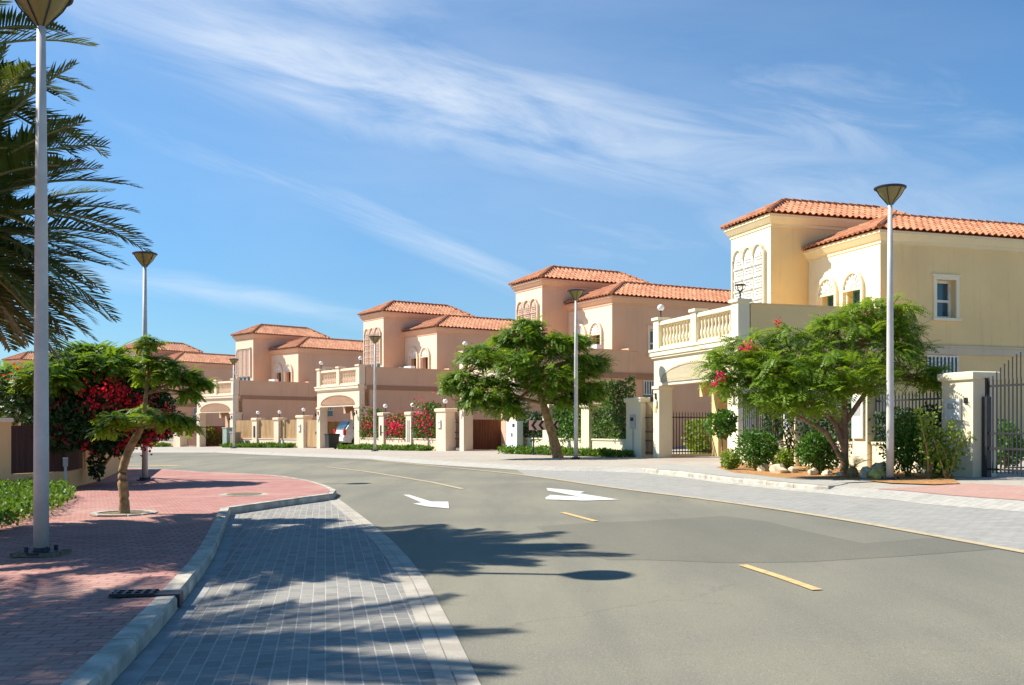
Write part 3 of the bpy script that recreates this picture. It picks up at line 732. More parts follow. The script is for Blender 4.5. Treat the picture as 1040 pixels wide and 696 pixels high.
MB().box(-.23,.23,-.19,.19,-.02,.018).build('base_plinth',M['soilgrey'],lp)

# ---------------------------------------------------------------- boundary walls and gates
def railing(m,x0,x1,z0,z1,y=0,arch=0,step=.11,spear=True,r=.011):
    n=max(2,int((x1-x0)/step))
    m.box(x0,x1,y-.015,y+.015,z0+.06,z0+.10); m.box(x0,x1,y-.015,y+.015,z1-.14,z1-.10)
    for k in range(n+1):
        x=x0+(x1-x0)*k/n; top=z1+arch*sin(pi*k/n)**1.5
        m.box(x-r,x+r,y-r,y+r,z0,top)
        if spear: m.add([(x-.022,y,top),(x,y-.012,top),(x+.022,y,top),(x,y+.012,top),(x,y,top+.09)],[(0,1,4),(1,2,4),(2,3,4),(3,0,4)])
def boundary(i,label,trim,wallm,panel,s_list=((8.1,8.65),(11.05,11.6),(14.05,14.95)),ph=1.95,globes=True,s_start=5.68):
    x,y,t=HP[i]; o=thing('boundary_wall',label,'garden wall',(x,y,gz(x,y)),t-pi/2,'garden walls along the pavement')
    prev=s_start
    for k,(a,b) in enumerate(s_list):
        h=ph if k<2 else ph+.12
        p=MB().box(a,b,-.1,.42 if k<2 else .5,-.3,h).build('pillar',trim,o,bevel=.01)
        MB().ring(a,b,-.1,.42 if k<2 else .5,[(.0,h-.1),(.05,h-.08),(.06,h-.03),(.06,h+.06),(.0,h+.08)]).build('cap',trim,p)
        if globes: globe_lamp(p,(a+b)/2,.16,h+.08)
        MB().box(prev,a-.003,.0,.25,-.3,.62).box(prev,a-.003,-.03,.28,.622,.68).build('low_wall',trim,o)
        if panel[k]=='rail':
            m=MB(); railing(m,prev+.03,a-.03,.68,1.75,.12); m.build('railing',M['iron'],o)
        elif panel[k] in ('tan','brown'):
            m=MB(); n=max(3,int((a-prev)/.16)); w=(a-prev-.04)/n
            for q in range(n): m.box(prev+.02+q*w+.004,prev+.02+(q+1)*w-.004,.08,.11+random.uniform(0,.012),.69,1.88+random.uniform(-.01,.01))
            m.build('fence_panel',M['woodt'] if panel[k]=='tan' else M['woodgrey'],o)
        prev=b+.003
    return o
W={}
W[1]=boundary(1,'cream garden wall with black spiked railings behind the shrubs of the yellow villa',M['creamtrim'],M['cream'],('rail','none','rail'),globes=False)
W[2]=boundary(2,'cream garden wall with creeper covered railings behind the big tree',M['creamtrim'],M['pink'],('rail','rail','rail'),globes=False)
W[3]=boundary(3,'peach garden wall whose three openings are filled with bougainvillea',M['pinktrim'],M['pink'],('rail','rail','rail'))
W[4]=boundary(4,'peach garden wall with tan wooden panels and three globe lamps',M['pinktrim'],M['pink'],('tan','tan','tan'),s_list=((8.3,8.9),(11.1,11.7),(13.9,14.7)))
W[5]=boundary(5,'peach garden wall with greyish slatted panels beyond the red footway',M['pinktrim'],M['pink'],('brown','brown','brown'))
def meter(pil,x,z0,z1,w,mat,y=-.16,name='meter_box'):
    m=MB().box(x-w/2,x+w/2,y,-.102,z0,z1); o=m.build(name,mat,pil,bevel=.008); MB().box(x-w*.3,x+w*.3,y-.006,y-.001,z0+(z1-z0)*.55,z0+(z1-z0)*.8).build('display',M['boxg'] if mat is M['boxw'] else M['dark'],o)
def pillars(o): return [c for c in o.children if c.name.startswith('pillar')]
P1=pillars(W[1]); meter(P1[0],8.38,.95,1.5,.34,M['boxg']); meter(P1[1],11.3,.75,1.75,.42,M['boxw']); meter(P1[2],14.42,1.15,1.6,.42,M['boxw'])
MB().box(14.72,14.8,-.13,-.102,1.5,1.62).build('doorbell',M['iron'],P1[2])
P2=pillars(W[2]); meter(P2[2],14.5,1.05,1.55,.3,M['boxg']); MB().box(14.47,14.52,-.13,-.102,0,1.05).build('conduit',M['boxg'],P2[2])
P3=pillars(W[3]); meter(P3[2],14.4,1.2,1.6,.3,M['boxw']); MB().box(8.3,8.42,-.13,-.102,.8,1.35).build('intercom',M['iron'],P3[0]); MB().box(11.2,11.3,-.12,-.102,.5,1.6).box(11.38,11.45,-.12,-.102,.5,1.6).build('conduit',M['boxg'],P3[1])
P4=pillars(W[4]); meter(P4[2],14.25,1.15,1.6,.26,M['boxw']); MB().box(8.5,8.7,-.13,-.102,.75,1.5).build('intercom',M['iron'],P4[0])
def gate(i,s0,s1,kind,label,h=1.55,w=0.1,arch=.45,nm='garden_gate'):
    p=HL(i,(s0+s1)/2,w); o=thing(nm,label,'gate',(p.x,p.y,gz(p.x,p.y)),HP[i][2]-pi/2); L=(s1-s0)/2
    for sx in (-L,L): MB().box(sx-.03,sx+.03,-.03,.03,0,h+.05).build('post',M['iron'],o)
    if kind=='iron':
        m=MB(); railing(m,-L+.05,-.04,.08,h,0,0,.1); railing(m,.04,L-.05,.08,h,0,0,.1)
        n=int(2*L/.1)
        for k in range(n):
            x=-L+.05+(2*L-.1)*k/(n-1); top=h+arch*sin(pi*k/(n-1)); m.box(x-.009,x+.009,-.009,.009,h,top)
        m.box(-L,L,-.02,.02,.55,.6).box(-L,L,-.02,.02,.86,.9); m.build('gate_leaf',M['iron'],o)
        MB().box(-.035,-.005,-.03,.03,.03,h+arch+.15).box(.005,.035,-.03,.03,.03,h+arch+.15).build('post',M['steel'],o)
    else:
        m=MB(); n=max(4,int(2*L/.15)); ww=(2*L-.08)/n
        for q in range(n): m.box(-L+.04+q*ww+.004,-L+.04+(q+1)*ww-.004,-.02,.02+random.uniform(0,.01),.06,h+.2)
        m.build('gate_leaf',M['woodt'] if kind=='tan' else M['woodb'],o)
        MB().box(L-.2,L-.14,-.05,-.02,.85,1.0).build('handle',M['iron'],o)
    return o
gate(1,-1.72,-.1,'iron','black iron pedestrian gate just left of the yellow villa carport',1.5)
gate(2,-1.6,-.1,'iron','arched iron gate with rusty brown sheets left of the tree shaded carport',1.5)
gate(3,-1.6,-.1,'tan','tan wooden side gate beside the carport holding the white car',1.5)
gate(4,-1.6,-.1,'brown','dark brown wooden gate left of the farthest visible carport',1.5)
g=gate(1,15.06,17.3,'iron','wide black gate with tall spear bars at the right edge of the picture',1.95,.15,.55)
MB().box(-1.2,-1.06,-.06,.05,0,1.62).build('post',M['iron'],g)
# railing seen through the yellow villa's carport, closed gates in other carports
x,y,t=HP[1]
def inner_fence(i,label,kind,s,w0,w1,h):
    x,y,t=HP[i]; p=HL(i,s,w0); o=thing('carport_fence',label,'fence',(p.x,p.y,gz(p.x,p.y)),t); m=MB(); L=w1-w0
    if kind=='iron': railing(m,0,L,.1,h,0,0,.11); m.build('railing',M['iron'],o); MB().box(-.02,L,-.06,.06,0,.1).build('low_wall',M['creamtrim'],o)
    else:
        n=int(L/.15)
        for q in range(n): m.box(q*.15,q*.15+.14,-.02,.02,.03,h)
        m.build('fence_panel',M['woodb'] if kind=='brown' else M['woodt'],o)
        MB().box(0,L,.021,.06,.3,.38).box(0,L,.021,.06,h-.3,h-.22).build('rail',M['woodb'],o)
inner_fence(1,'iron railing seen through the open carport of the yellow villa','iron',-.35,.5,4.0,1.5)
inner_fence(2,'brown slatted screen closing the carport behind the big tree','brown',-.35,.5,4.0,1.5)
inner_fence(3,'tan board fence behind the white car','tan',-.35,.5,4.0,1.6)
inner_fence(4,'dark board fence inside the farthest visible carport','brown',-.35,.5,4.0,1.5)

# ---------------------------------------------------------------- trees by the villas
def C(u,v,y,rx,ry,rz,w=1): return (pt(u,v,y),rx,ry,rz,w)
# 1: tree before the yellow villa
ZB=22.0
b1=pt(857,480,ZB); b1.z=gz(b1.x,b1.y)
tr1=[(b1-Vector((0,0,.1)),.10),(pt(858,462,ZB),.085),(pt(858,440,ZB),.075),(pt(857,415,ZB),.07),(pt(860,385,ZB),.045),(pt(864,345,ZB),.02)]
tr1b=[pt(858,440,ZB),pt(846,405,ZB),pt(858,400,ZB),pt(860,360,ZB),pt(830,425,ZB),pt(812,392,ZB)]
cl=[C(745,372,21.6,.5,.5,.42,.9),C(738,388,21.5,.3,.4,.25,.4),C(765,350,22,.6,.5,.35,1.0),C(790,375,21.2,.75,.7,.45,1.5),C(783,400,21.2,.6,.7,.42,1.1),C(822,360,22,.8,.7,.4,1.5),C(820,400,20.9,.7,.7,.4,1.3),
    C(860,335,22.2,.75,.7,.38,1.3),C(850,375,21.2,.8,.8,.45,1.5),C(885,312,22.4,.6,.6,.28,.9),C(908,335,22.4,.55,.6,.3,.9),C(900,360,21.8,.7,.7,.35,1.0),C(878,385,21,.6,.6,.3,.7),C(930,378,22.2,.6,.5,.25,.7),C(948,385,22.2,.4,.4,.22,.5),C(925,350,22.3,.4,.4,.18,.4),C(918,315,22.4,.3,.4,.18,.3),C(840,325,22.4,.35,.4,.15,.25),C(800,338,22,.4,.4,.2,.4),C(725,365,21.6,.28,.3,.3,.25)]
fl1=[(pt(730,383,21.0),.15,42),(pt(763,352,21.3),.14,30),(pt(755,354,21.2),.12,26),(pt(790,327,21.6),.10,22),(pt(726,390,21.0),.09,16)]
flowers_mat=M['mag']
T=flame_tree('spreading feathery tree with pink blossoms shading the yellow villa garden',b1,tr1,cl,tr1b,M['flame'],M['barkgrey'],2350,flowers=fl1,fl=.5,pl=.14,pw=.018,r0=.10,name='flame_tree')
extra=MB()
for P_ in ([(857,455),(848,430),(830,412),(812,392)],[(857,440),(846,415),(842,395),(835,370)],[(857,470),(840,440),(815,425),(795,415)],[(858,430),(875,405),(890,380),(905,350)]):
    extra.tube([pt(a,b,ZB-.1*k)-b1 for k,(a,b) in enumerate(P_)],[.06,.05,.04,.02],8,.05)
extra.build('limbs',M['barkgrey'],T,smooth=True)
# 2: tree before second villa
Z2=36.6; b2=pt(567,463,Z2); b2.z=gz(b2.x,b2.y)
tr2=[(b2-Vector((0,0,.1)),.22),(pt(562,445,Z2),.17),(pt(556,425,Z2),.15),(pt(550,405,Z2),.13),(pt(545,385,Z2),.09),(pt(543,360,Z2),.05),(pt(542,335,Z2),.02)]
src2=[pt(552,410,Z2),pt(547,395,Z2),pt(545,375,Z2),pt(543,350,Z2)]
cl=[C(470,385,36.4,.6,.7,.5,.8),C(455,392,36.4,.25,.4,.25,.25),C(490,360,36.6,.8,.8,.45,1.2),C(500,395,36,.9,.9,.5,1.3),C(525,370,35.6,.9,.9,.6,1.5),C(530,340,36.6,.8,.8,.4,1.1),C(535,328,36.8,.45,.5,.2,.5),C(560,350,36.6,.9,.8,.5,1.3),C(560,385,35.6,.9,.9,.55,1.4),C(590,370,36.6,.8,.8,.45,1.2),C(598,395,36.2,.6,.6,.35,.7),C(585,345,36.8,.6,.6,.3,.6),C(608,365,36.9,.35,.4,.2,.3),C(515,412,35.8,.6,.6,.35,.8),C(482,405,36,.5,.5,.35,.6),C(578,405,36,.6,.5,.25,.5),C(512,345,36.8,.4,.5,.25,.4)]
flame_tree('broad dark green tree leaning over the hedge before the second villa',b2,tr2,cl,src2,M['flamedark'],M['bark'],2250,fl=.6,pl=.17,pw=.03,r0=.16)
# 3: crooked street tree on red footway
b3=gs(126,522); Z3=b3.y
tr3=[(b3-Vector((0,0,.1)),.09),(pt(126.5,510,Z3),.075),(pt(125,495,Z3),.078),(pt(124,480,Z3),.066),(pt(127,468,Z3),.062),(pt(133,452,Z3),.062),(pt(141,440,Z3),.052),(pt(145,430,Z3),.045),(pt(147,412,Z3),.034),(pt(150,385,Z3),.022),(pt(152,350,Z3),.01)]
src3=[pt(143,435,Z3),pt(146,420,Z3),pt(148,400,Z3),pt(150,380,Z3)]
q=Z3/1033
cl=[C(150,346,Z3,.12,.18,.12,.3),C(160,366,Z3,.26,.3,.10,.6),C(148,380,Z3+.2,.16,.2,.08,.3),C(180,378,Z3-.1,.30,.3,.12,.8),C(200,386,Z3,.18,.2,.08,.35),C(192,398,Z3,.16,.2,.07,.25),C(172,424,Z3-.2,.30,.25,.10,.6),C(192,430,Z3,.16,.2,.07,.22),C(118,424,Z3-.3,.26,.22,.09,.5),C(108,436,Z3-.3,.14,.2,.07,.22),C(146,416,Z3+.2,.2,.2,.09,.3)]
flame_tree('small crooked street tree growing from a ring in the red footway',b3,tr3,cl,src3,M['flame'],M['bark'],660,fl=.27,pl=.085,pw=.016,r0=.05,droop=1.1)
tag(MB().lathe([(.0,.006),(.36,.006),(.36,.012),(.0,.012)],b3.x,b3.y,20,False).build('tree_pit',M['soilgrey'],loc=(0,0,b3.z)),'bare soil patch round the foot of the crooked street tree','tree pit')
ring=MB()
for k in range(14):
    a=2*pi*k/14; ring.obox((b3.x+.43*cos(a),b3.y+.43*sin(a),b3.z+.012),(Vector((cos(a),sin(a),0)),Vector((-sin(a),cos(a),0)),Vector((0,0,1))),(.05,.09,.012))
tag(ring.build('tree_ring',M['concrete']),'pale concrete edging ring set round the crooked street tree','edging')

# ---------------------------------------------------------------- left garden: wall, bougainvillea, hedge
wl=[gs(-120,506),gs(0,500.5),gs(68,496.3),gs(100,488.5)]
wl=[Vector((p.x,p.y,p.z)) for p in wl]
d01=(wl[3]-wl[2]).normalized()
wt=thing('boundary_wall','ochre garden wall with dark wooden panels under the red bougainvillea','garden wall',wl[1],0,'garden walls along the pavement')
def wallseg(m,a,b,z0,z1,th=.2):
    d=(b-a); d.z=0; L=d.length; d.normalize(); n=Vector((-d.y,d.x,0)); 
    P=[a,b,b+n*th,a+n*th]; off=wl[1]
    m.add([p-off+Vector((0,0,z0)) for p in P]+[p-off+Vector((0,0,z1)) for p in P],[(0,3,2,1),(4,5,6,7),(0,1,5,4),(1,2,6,5),(2,3,7,6),(3,0,4,7)])
h_=1.5
for a,b,name,z0,z1,mat in ((wl[0],wl[1].lerp(wl[2],.16),'pillar',-.2,h_,M['ochrewall']),(wl[1].lerp(wl[2],.163),wl[2].lerp(wl[3],.55),'low_wall',-.2,.38,M['ochrewall']),(wl[2].lerp(wl[3],.553),wl[3],'pillar',-.2,h_-.05,M['ochrewall'])):
    m=MB()
    if 'low' in name: wallseg(m,a,wl[2],z0,z1); wallseg(m,wl[2]+Vector((.002,.002,0)),b,z0,z1)
    else: wallseg(m,a,b,z0,z1)
    o=m.build(name,mat,wt)
    if name=='pillar':
        m=MB(); d=(b-a).normalized(); n=Vector((-d.y,d.x,0)); wallseg(m,a-d*.03-n*.04,b+d*.04-n*.04,z1+.002,z1+.09,.28); m.build('cap',M['creamtrim'],o)
m=MB()
for a,b in ((wl[1].lerp(wl[2],.17),wl[2]),(wl[2],wl[2].lerp(wl[3],.54))):
    d=(b-a); L=d.length; n=max(1,int(L/.13)); d.normalize(); nn=Vector((-d.y,d.x,0))
    for k in range(n):
        p0=a+d*(L*k/n+.004); p1=a+d*(L*(k+1)/n-.004); wallseg(m,p0+nn*(.05+random.uniform(0,.015)),p1+nn*.05,.385,1.42,.03)
m.build('fence_panel',M['woodd'],wt)
back_a=wl[3]; back_b=wl[3]+Vector((-2.2,7.5,0)); back_b.z=gz(back_b.x,back_b.y)
m=MB(); d=(back_b-back_a).normalized(); n=Vector((-d.y,d.x,0)); wallseg(m,back_a+d*.003,back_b,-.2,1.4,.2); m.build('side_wall',M['ochrewall'],wt)
# bougainvillea
random.seed(5)
Zb=16.3
bb=gs(92,489.5)+Vector((-.4,1.0,0))
bt=thing('bougainvillea','dense dark bougainvillea with crimson flowers spilling over the ochre wall','shrub',(bb.x,bb.y,gz(bb.x,bb.y)),0)
bl=[C(55,402,23.5,1.1,.8,.7,1.6),C(95,398,24,1.2,.8,.75,1.8),C(62,432,22.6,.75,.45,.6,1.1),C(90,428,23,.9,.5,.65,1.5),C(118,425,23.6,.9,.6,.65,1.4),C(112,447,23.2,.6,.4,.3,.8),C(135,405,24.4,.8,.6,.6,1.2),C(152,418,24.3,.6,.5,.45,.8),C(25,398,23.5,.9,.6,.5,.9),C(40,412,23,.8,.6,.5,.8),C(120,400,23.6,.8,.6,.6,1.0),C(98,470,24.2,.15,.15,.4,.2),C(145,440,24,.35,.3,.2,.4),C(100,382,24.8,.9,.7,.6,1.0),C(165,432,24.4,.3,.3,.3,.3)]
m=leafy(MB(),bl,24000,.11); m2=MB()
for v_ in m.v: pass
B=Vector(bt.location); m.v=[tuple(Vector(p)-B) for p in m.v]; m.build('foliage',M['bough'],bt)
m=MB()
for c,rx,ry,rz,w in bl[:9]: limb(m,(0,0,0),c-B,.05,.012,.1,6)
m.build('stems',M['bark'],bt,smooth=True)
fl=MB()
for u,v,r,nn in ((108,396,.1,80),(124,398,.1,80),(150,405,.1,70),(175,430,.1,60),(158,436,.12,80),(150,450,.1,50),(135,432,.13,110),(100,400,.16,150),(112,408,.15,130),(128,405,.16,140),(93,412,.14,110),(140,410,.12,90),(84,398,.1,50),(62,412,.1,45),(70,445,.12,70),(88,452,.12,70),(130,425,.14,120),(136,440,.14,130),(125,450,.10,70),(160,424,.17,150),(172,421,.10,60),(165,442,.1,60),(40,408,.1,25),(55,432,.08,25),(140,462,.08,22),(122,462,.07,22),(154,455,.08,35),(118,395,.1,50),(20,378,.12,40),(10,385,.1,25)):
    nn=int(nn*.5); r*=1.35; c=pt(u,v,22.5+max(0,(u-90)/80)); r*=1.45
    for k in range(nn):
        a=rv(); leafquad(fl,c+a*r*random.uniform(.2,1.5)-B,rv(),rv(),.075,.034)
fl.build('blossom',M['red'],bt)
pf=MB()
for k in range(160):
    g_=gs(random.gauss(118,22),random.gauss(495,5)); leafquad(pf,g_+Vector((0,0,.006)),Vector((random.uniform(-1,1),random.uniform(-1,1),.05)).normalized(),Vector((0,0,1)),.05,.02)
o=pf.build('fallen_petals',M['red']); o['kind']='stuff'; o['label']='fallen crimson petals scattered on the red bricks'; o['category']='petals'
# trees behind the bougainvillea
random.seed(8)
for lab,px,zz,cls,nf in (('bright green feathery tree leaning over behind the bougainvillea',(90,440),27.5,[C(95,360,24.5,.7,.7,.3,1),C(112,370,23.5,.65,.6,.28,.9),C(75,370,23.5,.7,.6,.3,1),C(52,382,22.8,.7,.6,.3,.9),C(138,372,24,.3,.4,.2,.3)],1500),
                       ('pale green tree behind the palm at the left edge above the wooden fence',(15,440),27.5,[C(20,388,27,1.1,.9,.45,1),C(0,382,27,1.1,.9,.45,1),C(35,402,26,.9,.8,.45,.9),C(5,405,25.5,.9,.8,.4,.9),C(-30,388,27,1.1,.9,.5,.8)],1200)):
    bse=pt(px[0],px[1],zz); bse.z=gz(bse.x,bse.y); top=pt(px[0],px[1]-30,zz)
    flame_tree(lab,bse,[(bse-Vector((0,0,.1)),.12),(bse.lerp(top,.5),.1),(top,.07)],cls,[top],M['flamedark'],M['bark'],nf,fl=.5,pl=.15,pw=.028,r0=.09)
# ground cover: leafy masses
def groundcover(name,poly,h,n,size,mat,label=None,seed=1):
    random.seed(seed); xs=[p.x for p in poly]; ys=[p.y for p in poly]; m=MB(); k=0
    def inside(x,y):
        c=False; j=len(poly)-1
        for i in range(len(poly)):
            if (poly[i].y>y)!=(poly[j].y>y) and x<(poly[j].x-poly[i].x)*(y-poly[i].y)/(poly[j].y-poly[i].y)+poly[i].x: c=not c
            j=i
        return c
    t=0
    while k<n and t<n*40:
        t+=1; x=random.uniform(min(xs),max(xs)); y=random.uniform(min(ys),max(ys))
        if not inside(x,y): continue
        hh=h*(.55+.6*abs(noise.noise(Vector((x*1.3,y*1.3,seed))))*1.6); z=gz(x,y)+random.random()**.6*hh
        d=(rv()+Vector((0,0,.7))).normalized(); leafquad(m,Vector((x,y,z)),d,rv(),size*random.uniform(.6,1.3),size*.3); k+=1
    o=m.build(name,mat); o['kind']='stuff'
    if label: o['label']=label; o['category']='ground cover'
    return o
groundcover('ground_cover',[gs(-60,512),gs(0,502),(gs(62,500)),gs(78,506),gs(60,520),gs(25,533),gs(-20,546),gs(-90,556)],.30,9000,.075,M['ground'],'bright green low ground cover along the ochre garden wall',3)
def HS(i,s0,s1,w0,w1): return [HG(i,s0,w0),HG(i,s1,w0*.8),HG(i,s1,w1),HG(i,s0,w1)]
groundcover('ground_cover',HS(2,6.0,14.6,-1.1,-.12),.28,6500,.12,M['ground'],'leafy hedge strip round the trunk and lamp before the second villa',4)
groundcover('ground_cover',HS(3,4.7,13.9,-.9,-.12),.22,5000,.14,M['ground'],'low green strip below the bougainvillea fence of the third villa',5)
groundcover('ground_cover',HS(4,5.6,13.8,-1.0,-.12),.24,4500,.16,M['ground'],'green strip below the tan wooden fence panels',6)
groundcover('ground_cover',HS(5,6.0,13.9,-1.0,-.12),.22,3000,.18,M['ground'],'farthest green strip, beyond the red footway',7)
# mulch beds of the first garden
bed=[gs(*p) for p in ((727,475),(745,480.5),(790,485.5),(840,487.5),(872,488.5))]+[HG(1,11.6,0),HG(1,5.7,0)]
struct(MB().sheet([Vector((p.x,p.y,gz(p.x,p.y,.014))) for p in bed]).build('soil_bed',M['mulch']))
bed=[gs(*p) for p in ((880,489),(905,491.5),(950,493),(975,492))]+[HG(1,14.1,0),HG(1,11.4,0)]
struct(MB().sheet([Vector((p.x,p.y,gz(p.x,p.y,.018))) for p in bed]).build('soil_bed',M['mulch']))

# ---------------------------------------------------------------- shrubs, rocks, plants of the first garden
def shrub(label,u,vbase,y,w,h,mat,n=2600,size=.075,name='shrub',group=None,lobes=5,zoff=0):
    b=pt(u,vbase,y); b.z=gz(b.x,b.y)+zoff; t=thing(name,label,'shrub',b,0,group); m=MB(); bl=[]
    bl.append((Vector((0,0,h*.52)),w*.42,w*.42,h*.46,2))
    for k in range(lobes):
        a=2*pi*k/lobes+random.random(); bl.append((Vector((cos(a)*w*.22,sin(a)*w*.22,h*random.uniform(.35,.68))),w*.3,w*.3,h*.3,1))
    leafy(m,bl,n,size).build('foliage',mat,t)
    s=MB()
    for k in range(6):
        a=2*pi*k/6; limb(s,(0,0,-.03),(cos(a)*w*.25,sin(a)*w*.25,h*.7),.022,.006,.0,4)
    s.build('stems',M['bark'],t); return t
random.seed(33)
shrub('round glossy green shrub left of the tree trunk by the carport',769,478,24.6,.98,1.05,M['shrub'],3200)
shrub('round dark shrub standing right against the tree trunk',831,481,22.6,.92,1.0,M['shrub'],3200)
shrub('tall bushy shrub directly right of the lamp post',922,487,20.9,.95,1.3,M['shrub'],3400)
shrub('small yellowish shrub at the left end of the rock bed',742,478,25.4,.5,.5,M['lime'],900)
shrub('small pale shrub between the two round green shrubs',797,481,24,.42,.55,M['lime'],600,.09)
shrub('low olive shrub beside the cream gate pillar',955,487,20.4,.5,.6,M['lime'],700,.08)
# topiary on a stem by carport
def standard(label,u,vb,y,H,r,mat,name='topiary_tree'):
    b=pt(u,vb,y); b.z=gz(b.x,b.y); t=thing(name,label,'tree',b); MB().tube([(0,0,0),(.01,0,H*.5),(0,.01,H)],[.03,.025,.02],7).build('trunk',M['bark'],t)
    leafy(MB(),[(Vector((0,0,H)),r,r,r*.9,1),(Vector((.1,0,H+.1)),r*.7,r*.7,r*.6,.6)],900,.11).build('crown',mat,t); return t
standard('little round topped tree on a bare stem beside the carport column',733,470,26.4,1.15,.36,M['shrub'])
# slim sapling with light leaves
def sapling(label,u,vb,y,H,lean,n,mat=None,name='sapling'):
    b=pt(u,vb,y); b.z=gz(b.x,b.y); t=thing(name,label,'young tree',b); m=MB(); f=MB()
    for k in range(5):
        e=Vector((lean*H*.5*(k-1.5)/3,random.uniform(-.25,.25),H*random.uniform(.65,1))); P=limb(m,(0,0,-.02),e,.025,.006,.02,6)
        for p in P[2:]:
            for j in range(n):
                q=p+rv()*random.uniform(.03,.17); leafquad(f,q,(rv()+Vector((0,0,-.3))).normalized(),rv(),.10,.028)
    m.build('stems',M['bark'],t); f.build('foliage',mat or M['lime'],t); return t
sapling('light green sapling with thin bare stems in the orange soil',942,490,20.2,1.35,.5,20)
sapling('straggly bright leaved climber leaning on the cream gate pillar',962,490,20.0,1.2,.9,18)
sapling('thin stemmed plant at the foot of the meter pillar',800,478,25.2,1.5,.3,14,M['bough'])
# climbing columns
for lab,i,s,w,h,n in (('dark creeper column climbing beside the grey meter box',1,7.6,.0,2.2,1800),):
    p=HG(i,s,w-.1); t=thing('creeper',lab,'climbing plant',p); 
    leafy(MB(),[(Vector((0,0,k*.3+.3)),.26,.26,.28,1) for k in range(7)],n,.08).build('foliage',M['bough'],t); MB().tube([(0,0,0),(.05,0,1),(0,.05,2)],[.03,.025,.015],6).build('stems',M['bark'],t)
def creeper(i,lab,s0,s1,z0,z1,n,mat,flm=None,nf=0,size=.1,w=.12,thick=.16,name='creeper'):
    p=HG(i,(s0+s1)/2,w); t=thing(name,lab,'climbing plant',p,HP[i][2]-pi/2); L=(s1-s0); m=MB(); g=MB()
    for k in range(n):
        x=random.uniform(-L/2,L/2); z=random.uniform(z0,z1+.25*noise.noise(Vector((x*1.4,i,0)))); yv=random.gauss(0,thick*.6)
        if noise.noise(Vector((x*2.2,z*2.2,i*3.1)))<-.25: continue
        leafquad(m,Vector((x,yv,z)),rv(),(rv()+Vector((0,-1,0))).normalized(),size*random.uniform(.6,1.2),size*.33)
    m.build('foliage',mat,t); s=MB()
    for k in range(5): x=-L/2+L*(k+.5)/5; limb(s,(x*.8,0,0),(x,0,z1*.8),.02,.008,0,5,.03)
    s.build('stems',M['bark'],t)
    if flm:
        for k in range(nf):
            cx=random.choice([-.3,0,.25])*L; x=cx+random.gauss(0,L*.12); z=z0+(z1-z0)*.5+random.gauss(0,(z1-z0)*.25); leafquad(g,Vector((x,-abs(random.gauss(.1,.08)),z)),rv(),rv(),size*.8,size*.35)
        g.build('blossom',flm,t)
creeper(1,'dark creeper filling the opening between the two meter pillars',8.7,11.0,.3,1.95,4200,M['bough'],None,0,.09)
creeper(1,'creeper hanging on the railing behind the lamp post',11.7,14.0,.5,1.45,1900,M['bough'],None,0,.09)
creeper(2,'green creeper on the railing left of the leaning trunk',5.8,8.0,.5,1.7,1800,M['bough'],None,0,.13)
creeper(2,'dark creeper on the railing just right of the leaning trunk',8.7,11.0,.5,2.2,3600,M['shrub'],None,0,.13)
creeper(2,'green creeper arching up to the pillar beside the yellow villa gate',11.7,14.2,.6,2.75,3400,M['shrub'],None,0,.12)
creeper(3,'leafy bougainvillea left panel beside the white car',5.75,8.05,.6,2.15,3000,M['shrub'],M['mag'],220,.13,name='bougainvillea')
creeper(3,'crimson bougainvillea in the middle panel of the third villa fence',8.7,11.0,.6,1.8,2500,M['shrub'],M['mag'],600,.13,name='bougainvillea')
creeper(3,'tall bougainvillea in the panel nearest the iron gate of the third villa',11.65,14.0,.6,2.35,2900,M['shrub'],M['mag'],420,.13,name='bougainvillea')
creeper(1,'tall green grasses behind the carport railing of the yellow villa',-2.4,-.8,0,1.2,1500,M['lime'],None,0,.16,w=2.6)
creeper(4,'dark climbing plant inside the farthest visible carport',.3,2.6,.0,2.0,2600,M['bough'],None,0,.14,w=3.9)
shrub('lime green bush under the farthest visible carport',211,453,75.3,1.7,1.5,M['lime'],1500,.16)
shrub('yellow green bush rising behind the far slatted fence',173,440,88,3.0,2.6,M['lime'],1500,.22)
shrub('green bush behind the bars of the right edge gate',1022,478,24,.8,1.1,M['shrub'],1600,.09)
# cycad
def cycad(label,u,vb,y,nf,L):
    b=pt(u,vb,y); b.z=gz(b.x,b.y)+.03; t=thing('cycad',label,'plant',b); m=MB()
    for i in range(nf):
        az=i*2.4; el=R(random.uniform(15,70)); d=Vector((cos(az)*cos(el),sin(az)*cos(el),sin(el))); q=Vector((0,0,.12)); side=Vector((-sin(az),cos(az),0)); n=22
        for j in range(n):
            d=(d+Vector((0,0,-.06))).normalized(); q=q+d*L/n; nn=side.cross(d).normalized()
            for sg in (-1,1):
                dd=(side*sg*.9+d*.5).normalized(); w=dd.cross(nn).normalized()*.008; l=.13*sin(pi*(j+2)/(n+3)); m.v.extend([tuple(q-w),tuple(q+w),tuple(q+dd*l)]); k=len(m.v); m.f.append((k-3,k-2,k-1))
    m.build('fronds',M['shrub'],t); MB().lathe([(.1,-.03),(.13,.06),(.09,.16),(.03,.19)],n=10).build('trunk',M['bark'],t); return t
cycad('spiky cycad fanning out at the foot of the tree trunk',866,487,21.3,20,.72)
